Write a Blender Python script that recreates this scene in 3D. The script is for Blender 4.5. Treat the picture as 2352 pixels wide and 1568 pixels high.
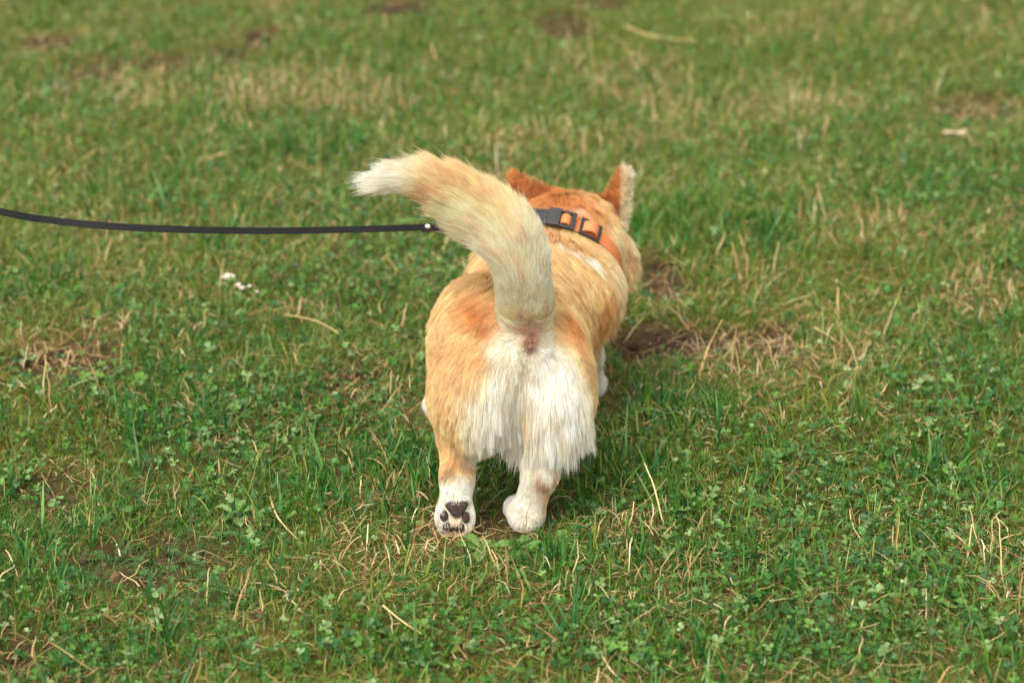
import bpy, math, random
import numpy as np
from mathutils import Vector, Matrix, kdtree

for o in list(bpy.data.objects):
    bpy.data.objects.remove(o)
S = bpy.context.scene
R = math.radians
rng = np.random.default_rng(11)

# ------------------------------------------------------------------ camera, sky, sun, exposure
CAM_H, CAM_D, PITCH, LENS = 1.25, 2.748, 20.0, 85.0
cam_d = bpy.data.cameras.new('camera')
cam = bpy.data.objects.new('camera', cam_d)
S.collection.objects.link(cam)
cam.location = (0, -CAM_D, CAM_H)
cam.rotation_euler = (R(90 - PITCH), 0, 0)
cam_d.lens = LENS
cam_d.sensor_width = 36
cam_d.clip_start = 0.05
cam_d.clip_end = 600
cam_d.dof.use_dof = True
cam_d.dof.focus_distance = 2.98
cam_d.dof.aperture_fstop = 4.2
S.camera = cam

SUN_ELEV, SUN_AZ = 52.0, -150.0        # azimuth from the +Y axis, clockwise seen from above
world = bpy.data.worlds.new('World')
S.world = world
world.use_nodes = True
wn = world.node_tree.nodes
wl = world.node_tree.links
wn.clear()
sky = wn.new('ShaderNodeTexSky')
sky.sky_type = 'NISHITA'
sky.sun_disc = False
sky.sun_elevation = R(SUN_ELEV)
sky.sun_rotation = R(SUN_AZ)
sky.dust_density = 4.0
sky.air_density = 1.0
sky.ozone_density = 0.6
hsv = wn.new('ShaderNodeHueSaturation')
hsv.inputs['Saturation'].default_value = 0.0      # a cloud-covered sky, nearly neutral
warm = wn.new('ShaderNodeMix')           # thin warm cloud cover
warm.data_type = 'RGBA'
warm.blend_type = 'MULTIPLY'
warm.inputs['Factor'].default_value = 1
warm.inputs['B'].default_value = (1.0, 0.98, 0.94, 1)
bg = wn.new('ShaderNodeBackground')
bg.inputs['Strength'].default_value = 0.15
wo = wn.new('ShaderNodeOutputWorld')
wl.new(sky.outputs[0], hsv.inputs['Color'])
wl.new(hsv.outputs[0], warm.inputs['A'])
wl.new(warm.outputs['Result'], bg.inputs['Color'])
wl.new(bg.outputs[0], wo.inputs['Surface'])

sun_d = bpy.data.lights.new('sun', 'SUN')
sun_d.energy = 1.0
sun_d.angle = R(60)
sun_d.color = (1.0, 0.96, 0.89)
sun = bpy.data.objects.new('sun', sun_d)
S.collection.objects.link(sun)
_a, _e = R(SUN_AZ), R(SUN_ELEV)
_sd = Vector((math.sin(_a) * math.cos(_e), math.cos(_a) * math.cos(_e), math.sin(_e)))
sun.rotation_euler = (-_sd).to_track_quat('-Z', 'Y').to_euler()

S.view_settings.view_transform = 'Standard'
S.view_settings.look = 'None'
S.view_settings.exposure = 0.88
S.view_settings.gamma = 1.0
S.cycles.max_bounces = 10
S.cycles.transparent_max_bounces = 8
S.render.hair_type = 'STRAND'
S.cycles.use_denoising = True

# ------------------------------------------------------------------ helpers
PX = 2352.0                               # the photograph measured at 2352 pixels across
FPX = LENS / 36.0 * PX
CP, SP = math.cos(R(PITCH)), math.sin(R(PITCH))


def ray(u, v):
    a, b = (u - PX / 2) / FPX, (784 - v) / FPX
    return np.array([a, CP + b * SP, -SP + b * CP])


def at(u, v, y):
    """point seen at (u, v) that lies at depth y"""
    d = ray(u, v)
    t = (y + CAM_D) / d[1]
    return np.array([0, -CAM_D, CAM_H]) + d * t


def gp(u, v, z=0.0):
    """ground point seen at (u, v)"""
    d = ray(u, v)
    t = (z - CAM_H) / d[2]
    return np.array([0, -CAM_D, CAM_H]) + d * t


def lin(c):
    c = np.asarray(c, float) / 255.0
    return np.where(c <= 0.04045, c / 12.92, ((c + 0.055) / 1.055) ** 2.4)


def sstep(a, b, x):
    t = np.clip((x - a) / (b - a), 0, 1)
    return t * t * (3 - 2 * t)


def _hash(i, j, k, s):
    i, j, k = (np.asarray(a, np.int64) for a in (i, j, k))
    h = (i * 374761393 + j * 668265263 + k * 2147483647 + s * 974634777) & 0xFFFFFFFF
    h = ((h ^ (h >> 13)) * 1274126177) & 0xFFFFFFFF
    h = ((h ^ (h >> 16)) * 2246822519) & 0xFFFFFFFF
    return ((h ^ (h >> 15)) & 0xFFFFFF) / float(0xFFFFFF)


def vnoise(p, scale, seed=0):
    q = np.asarray(p, float) * scale
    if q.shape[-1] == 2:
        q = np.concatenate([q, np.zeros(q.shape[:-1] + (1,))], -1)
    f = np.floor(q)
    t = q - f
    t = t * t * (3 - 2 * t)
    i, j, k = f[..., 0], f[..., 1], f[..., 2]
    out = 0
    for a in (0, 1):
        for b in (0, 1):
            for c in (0, 1):
                w = (t[..., 0] if a else 1 - t[..., 0]) * (t[..., 1] if b else 1 - t[..., 1]) * (t[..., 2] if c else 1 - t[..., 2])
                out = out + w * _hash(i + a, j + b, k + c, seed)
    return out


def fbm(p, scale, seed=0, octs=3):
    o, a, n = 0, 1, 0
    for i in range(octs):
        o = o + a * vnoise(p, scale * 2 ** i, seed + i * 7)
        n += a
        a *= 0.5
    return o / n


def nrm(v):
    return v / np.maximum(np.linalg.norm(v, axis=-1, keepdims=True), 1e-9)


def link(o, parent=None):
    S.collection.objects.link(o)
    if parent is not None:
        o.parent = parent
    return o


def tag(o, label=None, cat=None, group=None, kind=None):
    for k, v in (('label', label), ('category', cat), ('group', group), ('kind', kind)):
        if v:
            o[k] = v
    return o


def empty(name, loc):
    o = bpy.data.objects.new(name, None)
    o.empty_display_size = 0.05
    o.location = loc
    return link(o)


def mesh(name, verts, faces, mat, parent=None, col=None, smooth=True, world=True):
    """faces: an (n, k) array or a list of tuples; verts in world coordinates"""
    verts = np.asarray(verts, np.float32)
    if parent is not None and world:
        off = Vector((0, 0, 0))
        p = parent
        while p is not None:
            off += p.location
            p = p.parent
        verts = verts - np.array(off, np.float32)
    me = bpy.data.meshes.new(name)
    if isinstance(faces, np.ndarray):
        n, k = faces.shape
        me.vertices.add(len(verts))
        me.vertices.foreach_set('co', verts.ravel())
        me.loops.add(n * k)
        me.loops.foreach_set('vertex_index', faces.astype(np.int32).ravel())
        me.polygons.add(n)
        me.polygons.foreach_set('loop_start', np.arange(0, n * k, k, dtype=np.int32))
        me.update(calc_edges=True)
    else:
        me.from_pydata([tuple(map(float, v)) for v in verts], [], [tuple(map(int, f)) for f in faces])
        me.update()
    if smooth:
        me.polygons.foreach_set('use_smooth', np.ones(len(me.polygons), bool))
    if col is not None:
        a = me.attributes.new('col', 'FLOAT_COLOR', 'POINT')
        c = np.ones((len(verts), 4), np.float32)
        c[:, :3] = col
        a.data.foreach_set('color', c.ravel())
    me.materials.append(mat)
    o = bpy.data.objects.new(name, me)
    return link(o, parent)


# ------------------------------------------------------------------ materials
def new_mat(name):
    m = bpy.data.materials.new(name)
    m.use_nodes = True
    nt = m.node_tree
    nt.nodes.clear()
    out = nt.nodes.new('ShaderNodeOutputMaterial')
    return m, nt.nodes, nt.links, out


def mat_plain(name, col, rough=0.6, spec=0.4, metal=0.0, noise=0.0, nscale=200.0, bump=0.0, bscale=600.0):
    m, N, L, out = new_mat(name)
    b = N.new('ShaderNodeBsdfPrincipled')
    b.inputs['Roughness'].default_value = rough
    b.inputs['Specular IOR Level'].default_value = spec
    b.inputs['Metallic'].default_value = metal
    tc = N.new('ShaderNodeTexCoord')
    nz = N.new('ShaderNodeTexNoise')
    nz.inputs['Scale'].default_value = nscale
    nz.inputs['Detail'].default_value = 4
    L.new(tc.outputs['Object'], nz.inputs['Vector'])
    mx = N.new('ShaderNodeMix')
    mx.data_type = 'RGBA'
    mx.inputs['A'].default_value = (*[c * (1 - noise) for c in col], 1)
    mx.inputs['B'].default_value = (*[min(1, c * (1 + noise)) for c in col], 1)
    L.new(nz.outputs['Fac'], mx.inputs['Factor'])
    L.new(mx.outputs['Result'], b.inputs['Base Color'])
    if bump:
        n2 = N.new('ShaderNodeTexNoise')
        n2.inputs['Scale'].default_value = bscale
        L.new(tc.outputs['Object'], n2.inputs['Vector'])
        bp = N.new('ShaderNodeBump')
        bp.inputs['Strength'].default_value = bump
        bp.inputs['Distance'].default_value = 0.001
        L.new(n2.outputs['Fac'], bp.inputs['Height'])
        L.new(bp.outputs['Normal'], b.inputs['Normal'])
    L.new(b.outputs[0], out.inputs['Surface'])
    return m


def mat_leaf(name, trans=0.3, rough=0.45, spec=0.35, tint=(1, 1, 1)):
    m, N, L, out = new_mat(name)
    at_ = N.new('ShaderNodeAttribute')
    at_.attribute_name = 'col'
    b = N.new('ShaderNodeBsdfPrincipled')
    b.inputs['Roughness'].default_value = rough
    b.inputs['Specular IOR Level'].default_value = spec
    t = N.new('ShaderNodeBsdfTranslucent')
    mul = N.new('ShaderNodeMix')
    mul.data_type = 'RGBA'
    mul.blend_type = 'MULTIPLY'
    mul.inputs['Factor'].default_value = 1
    mul.inputs['B'].default_value = (*tint, 1)
    L.new(at_.outputs['Color'], b.inputs['Base Color'])
    L.new(at_.outputs['Color'], mul.inputs['A'])
    L.new(mul.outputs['Result'], t.inputs['Color'])
    mx = N.new('ShaderNodeMixShader')
    mx.inputs['Fac'].default_value = trans
    L.new(b.outputs[0], mx.inputs[1])
    L.new(t.outputs[0], mx.inputs[2])
    L.new(mx.outputs[0], out.inputs['Surface'])
    return m


def mat_hair(name):
    m, N, L, out = new_mat(name)
    at_ = N.new('ShaderNodeAttribute')
    at_.attribute_name = 'col'
    h = N.new('ShaderNodeBsdfPrincipled')
    h.inputs['Roughness'].default_value = 0.5
    h.inputs['Specular IOR Level'].default_value = 0.25
    t = N.new('ShaderNodeBsdfTranslucent')
    mx = N.new('ShaderNodeMixShader')
    mx.inputs['Fac'].default_value = 0.42
    L.new(at_.outputs['Color'], h.inputs['Base Color'])
    L.new(at_.outputs['Color'], t.inputs['Color'])
    L.new(h.outputs[0], mx.inputs[1])
    L.new(t.outputs[0], mx.inputs[2])
    L.new(mx.outputs[0], out.inputs['Surface'])
    return m


def mat_attr(name, rough=0.8, spec=0.2):
    m, N, L, out = new_mat(name)
    at_ = N.new('ShaderNodeAttribute')
    at_.attribute_name = 'col'
    b = N.new('ShaderNodeBsdfPrincipled')
    b.inputs['Roughness'].default_value = rough
    b.inputs['Specular IOR Level'].default_value = spec
    L.new(at_.outputs['Color'], b.inputs['Base Color'])
    L.new(b.outputs[0], out.inputs['Surface'])
    return m


def mat_ground():
    m, N, L, out = new_mat('soil')
    at_ = N.new('ShaderNodeAttribute')
    at_.attribute_name = 'col'
    tc = N.new('ShaderNodeTexCoord')
    b = N.new('ShaderNodeBsdfPrincipled')
    b.inputs['Roughness'].default_value = 0.95
    b.inputs['Specular IOR Level'].default_value = 0.1
    n1 = N.new('ShaderNodeTexNoise')
    n1.inputs['Scale'].default_value = 160
    n1.inputs['Detail'].default_value = 6
    n1.inputs['Roughness'].default_value = 0.7
    L.new(tc.outputs['Object'], n1.inputs['Vector'])
    cr = N.new('ShaderNodeValToRGB')
    cr.color_ramp.elements[0].position = 0.3
    cr.color_ramp.elements[0].color = (0.5, 0.45, 0.4, 1)
    cr.color_ramp.elements[1].position = 0.72
    cr.color_ramp.elements[1].color = (1.5, 1.45, 1.4, 1)
    L.new(n1.outputs['Fac'], cr.inputs['Fac'])
    mul = N.new('ShaderNodeMix')
    mul.data_type = 'RGBA'
    mul.blend_type = 'MULTIPLY'
    mul.inputs['Factor'].default_value = 1
    L.new(at_.outputs['Color'], mul.inputs['A'])
    L.new(cr.outputs['Color'], mul.inputs['B'])
    L.new(mul.outputs['Result'], b.inputs['Base Color'])
    n2 = N.new('ShaderNodeTexNoise')
    n2.inputs['Scale'].default_value = 220
    n2.inputs['Detail'].default_value = 5
    L.new(tc.outputs['Object'], n2.inputs['Vector'])
    bp = N.new('ShaderNodeBump')
    bp.inputs['Strength'].default_value = 0.8
    bp.inputs['Distance'].default_value = 0.004
    L.new(n2.outputs['Fac'], bp.inputs['Height'])
    L.new(bp.outputs['Normal'], b.inputs['Normal'])
    L.new(b.outputs[0], out.inputs['Surface'])
    return m


M_GRASS = mat_leaf('grass_blade', 0.32, 0.42, 0.4, (1.25, 1.15, 0.6))
M_CLOVER = mat_leaf('clover_leaf', 0.25, 0.4, 0.45, (1.2, 1.15, 0.6))
M_STRAW = mat_leaf('dry_straw', 0.15, 0.6, 0.3)
M_FUR = mat_hair('fur_strand')
M_SKIN = mat_attr('skin_under_fur', 0.9, 0.05)
M_SOIL = mat_ground()
M_CRUMB = mat_attr('soil_crumb', 0.95, 0.1)

# ------------------------------------------------------------------ ground and where things grow
def patch(u, v, ru, rv, w=1.0):
    c = gp(u, v)
    rx = np.linalg.norm(gp(u + ru, v) - c)
    ry = abs(gp(u, v - rv)[1] - gp(u, v + rv)[1]) / 2
    return (c[0], c[1], rx, ry, w)


SOIL = [(c[0], c[1] - 0.025, c[2], c[3] * 1.5 + .035, c[4]) for c in [patch(*a) for a in ((1600, 752, 195, 15), (1760, 767, 60, 12), (1520, 632, 80, 20, .9), (1445, 765, 60, 18), (330, 1262, 150, 30, 0.75), (160, 1085, 70, 30, 0.6),
        (75, 1455, 95, 26, .8), (225, 158, 100, 16, .75), (385, 152, 75, 12, .75), (1385, 14, 90, 10, .7), (170, 805, 110, 24, 0.8), (105, 100, 60, 12),
        (1290, 58, 70, 14, 0.8), (600, 95, 60, 14), (915, 22, 70, 14), (810, 865, 70, 20, 0.7), (530, 130, 60, 14, 0.7), (2230, 240, 110, 16, 0.7),
        (500, 1290, 120, 30, 0.5), (1130, 1210, 60, 20, 0.5))]]
DRY = [patch(*a) for a in ((1160, 1335, 95, 50), (1450, 1245, 95, 40), (860, 1320, 140, 70, 0.8), (930, 1160, 110, 60, 0.7), (1790, 860, 260, 60, 0.9),
       (2260, 680, 110, 60, 0.9), (2300, 1340, 70, 130, 0.8), (700, 240, 240, 60, 0.8), (300, 230, 240, 60, 0.6), (1220, 340, 260, 40, 0.7), (1450, 190, 180, 60, 0.6),
       (1750, 260, 300, 70, 0.5), (1980, 560, 150, 60, 0.5), (700, 720, 120, 30, 0.5), (170, 790, 130, 40, 0.8), (1480, 1380, 220, 60, 0.4), (2000, 60, 300, 40, 0.4),
       (1690, 640, 120, 40, 0.6), (1080, 450, 120, 60, 0.3))]
TALL = [patch(*a) for a in ((820, 1170, 230, 70), (1230, 1300, 260, 50, 0.9), (1010, 1080, 260, 50, 0.8), (1480, 1130, 130, 80, 0.8), (1700, 540, 220, 70, 0.8),
        (330, 1030, 160, 50, 0.6), (560, 1390, 160, 50, 0.5), (1800, 1330, 150, 60, 0.6), (1620, 980, 170, 40, 0.7), (100, 650, 90, 50, 0.6), (700, 350, 160, 40, 0.5),
        (2250, 1090, 120, 60, 0.5), (480, 40, 120, 20, 0.6), (2150, 450, 200, 50, 0.5))]
CLOVER = [patch(*a) for a in ((1950, 1250, 420, 190), (1350, 1500, 950, 70), (620, 950, 330, 90, 0.8), (180, 1500, 220, 80, 0.8), (1750, 1080, 250, 80, 0.7),
          (250, 900, 240, 60, 0.6), (820, 660, 220, 60, 0.5), (2150, 900, 200, 80, 0.7), (60, 1090, 60, 80, 0.7), (1120, 1250, 140, 40, 0.5), (2000, 460, 300, 60, 0.4))]


def field(p, patches):
    """0..1: how far inside any of the patches a ground point is, with a ragged edge"""
    out = np.zeros(len(p))
    wob = (fbm(p, 9.0, 31) - 0.5) * 1.3
    for cx, cy, rx, ry, w in patches:
        d = np.sqrt(((p[:, 0] - cx) / rx) ** 2 + ((p[:, 1] - cy) / ry) ** 2)
        out = np.maximum(out, w * (1 - sstep(0.55, 1.25, d + wob)))
    return out


PAWS = np.array([[-0.071, 0.0], [0.015, 0.02], [-0.100, 0.385], [0.111, 0.465]])


def height(p):
    h = (fbm(p, 1.3, 3) - 0.5) * 0.05 + (fbm(p, 6.0, 5) - 0.5) * 0.018
    k = np.ones(len(p))
    for q in PAWS:
        k *= 1 - np.exp(-((p[:, 0] - q[0]) ** 2 + (p[:, 1] - q[1]) ** 2) / 0.12 ** 2)
    h = h * k
    s = field(p, SOIL)
    return h - 0.012 * s + s * (fbm(p, 45.0, 8) - 0.5) * 0.022 * k


def axis(lo, hi, step, far):
    c = list(np.arange(lo, hi + 1e-6, step))
    d = step
    while c[-1] < far:
        d *= 1.25
        c.append(c[-1] + d)
    d = step
    while c[0] > -far:
        d *= 1.25
        c.insert(0, c[0] - d)
    return np.array(c)


gx = axis(-1.7, 1.7, 0.012, 200)
gy = axis(-0.9, 4.2, 0.012, 200)
X, Y = np.meshgrid(gx, gy, indexing='ij')
P2 = np.stack([X.ravel(), Y.ravel()], 1)
near = np.exp(-(np.maximum(0, np.abs(P2[:, 0]) - 3) / 4) ** 2 - (np.maximum(0, np.abs(P2[:, 1] - 1.5) - 6) / 5) ** 2)
Z = height(P2) * near
nx, ny = len(gx), len(gy)
idx = np.arange(nx * ny).reshape(nx, ny)
F = np.stack([idx[:-1, :-1], idx[1:, :-1], idx[1:, 1:], idx[:-1, 1:]], -1).reshape(-1, 4)
s = field(P2, SOIL)[:, None]
mossy = fbm(P2, 5.0, 12)[:, None]
thatch = lin((110, 94, 58)) * (1 - mossy) + lin((76, 86, 40)) * mossy
farm = np.maximum(1 - near, sstep(.2, .9, np.abs(P2[:, 0]) - .22 * (P2[:, 1] + CAM_D) - .6))[:, None]
gc = thatch * (1 - s) + lin((66, 53, 38)) * s
gc = gc * (1 - farm) + lin((78, 100, 40)) * farm
ground = mesh('ground', np.column_stack([P2, Z]), F, M_SOIL, col=gc)
tag(ground, 'brown soil and thatch of the lawn under the grass', 'ground', kind='structure')
bare = s


# ------------------------------------------------------------------ ribbons: grass blades, straw, leaves
MARGIN = 2.0


def scatter(density, ymax=4.6, seed=0, dens_far=0.35):
    """points of the visible lawn and a margin round it, thinned with the distance; density per square metre"""
    r = np.random.default_rng(seed)
    ymax = ymax + 1.0
    d0, d1 = 2.0, ymax + CAM_D
    n = int(density * (0.22 * (d1 ** 2 - d0 ** 2) + MARGIN * (d1 - d0)))
    q = r.random((n * 2, 2))
    d = d0 + (d1 - d0) * q[:, 0]
    w = 0.44 * d + MARGIN
    keep = r.random(len(d)) < w / (0.44 * d1 + MARGIN)
    thin = 1 - (1 - dens_far) * sstep(3.8, 6.5, d)
    side = np.abs(q[:, 1] - 0.5) * w - (0.215 * d + .25)          # thinner beyond the photograph's edges
    thin = thin * (1 - .5 * sstep(0, .3, side)) * (1 - .4 * sstep(7.0, 8.0, d))
    keep &= r.random(len(d)) < thin
    p = np.stack([(q[:, 1] - 0.5) * w, d - CAM_D], 1)[keep]
    m = int(density * keep.mean() * (0.44 * d1 + MARGIN) * (d1 - d0))
    return p[:min(len(p), m)]


def on_ground(p):
    return np.column_stack([p, height(p)])


def ribbons(root, az, lean, bend, length, width, seg=4, prof=None, kink=0.0, r=rng, face=None):
    """curved flat strips: (N, seg+1, 2, 3) vertices and quads"""
    n = len(root)
    t = np.linspace(0, 1, seg + 1)
    prof = np.interp(t, *zip(*prof)) if prof else np.interp(t, [0, 0.35, 0.75, 1], [0.75, 1, 0.7, 0.06])
    hd = np.stack([np.cos(az), np.sin(az), np.zeros(n)], 1)
    sd = np.stack([-np.sin(az), np.cos(az), np.zeros(n)], 1)
    if face is not None:                       # turn the blade's flat side about its own axis
        sd = sd * np.cos(face)[:, None] + hd * np.sin(face)[:, None]
    pos = np.zeros((n, seg + 1, 3))
    pos[:, 0] = root
    wav = r.normal(0, 1, (n, seg + 1)) * kink
    for k in range(1, seg + 1):
        a = lean + bend * (t[k] ** 1.4) + wav[:, k]
        sw = wav[:, k - 1] * 0.8
        step = hd * np.sin(a)[:, None] + np.array([0, 0, 1.0]) * np.cos(a)[:, None] + sd * sw[:, None]
        pos[:, k] = pos[:, k - 1] + step * (length / seg)[:, None]
    wd = (width[:, None] * prof[None])[..., None] * 0.5
    v = np.stack([pos - sd[:, None] * wd, pos + sd[:, None] * wd], 2)
    base = (np.arange(n) * (seg + 1) * 2)[:, None]
    k = np.arange(seg)[None] * 2
    f = np.stack([base + k, base + k + 1, base + k + 3, base + k + 2], -1).reshape(-1, 4)
    return v.reshape(-1, 3), f, pos


def rep(c, k):
    return np.repeat(c, k, axis=0)


def mixcol(cols, w, r, jit=0.12):
    """pick one of the colours per item by weights w (n, k), with jitter"""
    cols = np.array([lin(c) for c in cols])
    cw = np.cumsum(w / w.sum(1, keepdims=True), 1)
    i = (r.random(len(w))[:, None] > cw).sum(1).clip(0, len(cols) - 1)
    return cols[i] * np.exp(r.normal(0, jit, (len(w), 1))) * np.exp(r.normal(0, jit * 0.35, (len(w), 3)))


def off_paws(p, rad=0.03):
    k = np.ones(len(p), bool)
    for q in PAWS:
        k &= (p[:, 0] - q[0]) ** 2 + (p[:, 1] - q[1]) ** 2 > rad ** 2
    return k


def low(p):
    """turf trodden short round the paws"""
    k = np.ones(len(p))
    for q in PAWS:
        d = np.sqrt(((p[:, 0] - q[0]) / .055) ** 2 + ((p[:, 1] - q[1] + .035) / .085) ** 2)
        k = np.minimum(k, 0.42 + 0.58 * sstep(.75, 1.35, d))
    # and worn down in front of the bare patches
    return k * (1 - .45 * field(p + np.array([0, .05]), SOIL))


def lawn():
    r = np.random.default_rng(5)
    # short turf
    p = scatter(46000, 4.6, 1, 0.45)
    so, dr, ta, cl = field(p, SOIL), field(p, DRY), field(p, TALL), field(p, CLOVER)
    n1 = fbm(p, 7.0, 21)
    keep = r.random(len(p)) < (1 - 0.97 * so) * (1 - 0.35 * dr) * (0.45 + 0.9 * n1) * (1 - 0.3 * cl)
    keep &= off_paws(p, 0.026)
    p, so, dr, ta, cl, n1 = (a[keep] for a in (p, so, dr, ta, cl, n1))
    n = len(p)
    L = np.clip(r.lognormal(math.log(0.0185), 0.42, n), 0.006, 0.06) * (1 + 0.35 * ta) * (0.75 + 0.5 * n1) * (1 - .5 * so) * low(p)
    W = np.clip(r.lognormal(math.log(0.0017), 0.32, n), 0.0008, 0.0036)
    lean = np.abs(r.normal(0.60, 0.50, n))
    bend = r.normal(0.8, 0.75, n)
    v, f, _ = ribbons(on_ground(p), r.random(n) * 2 * np.pi, lean, bend, L, W, 4, None, 0.05, r, r.normal(0, 0.5, n))
    tone = fbm(p, 2.2, 40)
    far_ = sstep(.6, 2.2, p[:, 1])
    w = np.stack([0.5 + 0 * tone, 0.08 + 0.85 * sstep(0.45, 0.7, tone) * (1 - .4 * far_) + 0.4 * ta, 0.25 + 1.0 * sstep(0.55, 0.3, tone) + .35 * far_, 0.16 + .2 * far_, 0.11 + 0.18 * dr + .08 * far_ + .10 * sstep(.5, .75, n1)], 1)
    c = mixcol([(86, 124, 36), (50, 106, 36), (114, 134, 44), (122, 152, 76), (172, 154, 98)], w, r) * .95
    parts = [(v, f, rep(c, 10))]
    # taller, broader blue-green blades in tufts
    q = scatter(700, 4.6, 2, 0.5)
    ta = field(q, TALL)
    nt = fbm(q, 4.0, 77)
    q = q[r.random(len(q)) < (0.05 + 0.18 * sstep(0.5, 0.7, nt) + 0.85 * ta) * (1 - field(q, SOIL) * 0.8)]
    kk = r.integers(4, 10, len(q))
    p = np.repeat(q, kk, 0) + r.normal(0, 0.012, (kk.sum(), 2))
    tuft = np.repeat(r.normal(0, 0.25, (len(q), 1)), kk, 0)[:, 0]
    k_ = off_paws(p, 0.03)
    p, tuft = p[k_], tuft[k_]
    n = len(p)
    L = np.clip(r.normal(0.045, 0.015, n) * np.exp(tuft * 0.7), 0.018, 0.09) * low(p)
    W = np.clip(r.normal(0.0029, 0.0009, n), 0.0014, 0.0052)
    v, f, _ = ribbons(on_ground(p), r.random(n) * 2 * np.pi, np.abs(r.normal(0.25, 0.25, n)), np.abs(r.normal(0.45, 0.45, n)), L, W, 6, None, 0.025, r, r.normal(0, 0.6, n))
    w = np.stack([np.full(n, .4), np.full(n, .45), np.full(n, .25), np.full(n, .1)], 1)
    c = mixcol([(60, 114, 40), (38, 98, 42), (90, 132, 46), (110, 150, 84)], w, r) * .95
    parts.append((v, f, rep(c, 14)))
    # thin wispy shoots
    p = scatter(1500, 4.6, 3)
    p = p[(r.random(len(p)) < 0.5 * (1 - field(p, SOIL) * 0.7)) & off_paws(p, 0.03)]
    n = len(p)
    v, f, _ = ribbons(on_ground(p), r.random(n) * 2 * np.pi, np.abs(r.normal(0.4, 0.4, n)), r.normal(0.8, 0.7, n), np.clip(r.normal(0.045, 0.017, n), .02, .1) * low(p), r.uniform(0.0009, 0.0016, n), 6, None, 0.07, r)
    c = mixcol([(110, 134, 60), (80, 116, 48), (140, 150, 84)], np.ones((n, 3)), r)
    parts.append((v, f, rep(c, 14)))
    V, Fc, C, off = [], [], [], 0
    for v, f, c in parts:
        V.append(v)
        Fc.append(f + off)
        C.append(c)
        off += len(v)
    o = mesh('grass', np.concatenate(V), np.concatenate(Fc), M_GRASS, col=np.concatenate(C))
    tag(o, 'short uneven green lawn grass covering the ground', 'grass', kind='stuff')


def dry():
    r = np.random.default_rng(6)
    parts = []
    # thatch: short dead bits lying in the turf
    p = scatter(12000, 4.6, 11, 0.5)
    d = field(p, DRY)
    so = field(p, SOIL)
    n1 = fbm(p, 6.0, 55)
    p = p[r.random(len(p)) < (0.17 + 0.42 * sstep(0.42, 0.72, n1)) * (1 - .15 * sstep(.6, 2.0, p[:, 1])) + 0.70 * d - 0.05 * so]
    n = len(p)
    g = on_ground(p)
    g[:, 2] += r.random(n) * 0.012 + 0.002
    L = np.clip(r.lognormal(math.log(0.024), 0.5, n), 0.008, 0.07)
    v, f, _ = ribbons(g, r.random(n) * 2 * np.pi, r.normal(1.35, 0.22, n), r.normal(0.15, 0.3, n), L, r.uniform(0.0009, 0.0022, n), 4,
                      [(0, .8), (.5, 1), (1, .5)], 0.22, r, r.normal(0, 0.9, n))
    c = mixcol([(190, 164, 112), (158, 126, 82), (214, 192, 150), (122, 92, 58)], np.tile([.35, .3, .15, .25], (n, 1)), r, 0.15)
    parts.append((v, f, rep(c, 10)))
    # standing and hooked dead stems
    p = scatter(2200, 4.6, 12, 0.6)
    d = field(p, DRY)
    p = p[(r.random(len(p)) < 0.012 + 1.05 * d ** 1.3) & off_paws(p, 0.035)]
    n = len(p)
    hook = r.random(n) < 0.4
    lean = np.abs(r.normal(0.25, 0.3, n))
    bend = np.where(hook, r.normal(2.3, 0.5, n), r.normal(0.3, 0.35, n))
    L = np.clip(r.normal(0.048, 0.018, n), 0.018, 0.1) * low(p)
    v, f, _ = ribbons(on_ground(p), r.random(n) * 2 * np.pi, lean, bend, L, r.uniform(0.0010, 0.0021, n), 7, [(0, .9), (.6, 1), (1, .6)], 0.12, r)
    c = mixcol([(208, 182, 132), (182, 150, 102), (224, 206, 168)], np.tile([.45, .35, .2], (n, 1)), r, 0.12)
    parts.append((v, f, rep(c, 16)))
    V, Fc, C, off = [], [], [], 0
    for v, f, c in parts:
        V.append(v)
        Fc.append(f + off)
        C.append(c)
        off += len(v)
    o = mesh('dry_grass', np.concatenate(V), np.concatenate(Fc), M_STRAW, col=np.concatenate(C))
    tag(o, 'pale dead grass stems and thatch lying through the lawn', 'dry grass', kind='stuff')


def leaf_grid(n_long=4):
    """unit heart-shaped leaflet along +x: rows of three points (edge, midrib, edge)"""
    t = np.linspace(0, 1, n_long + 1)
    w = np.interp(t, [0, .25, .55, .8, 1], [0.04, 0.5, 0.95, 0.98, 0.42])
    pts = []
    for k in range(n_long + 1):
        notch = 0.09 if k == n_long else 0
        pts += [(t[k], -w[k] / 2, 0.10 * w[k]), (t[k] - notch, 0, 0), (t[k], w[k] / 2, 0.10 * w[k])]
    f = []
    for k in range(n_long):
        a = k * 3
        f += [(a, a + 1, a + 4, a + 3), (a + 1, a + 2, a + 5, a + 4)]
    return np.array(pts), np.array(f)


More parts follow.
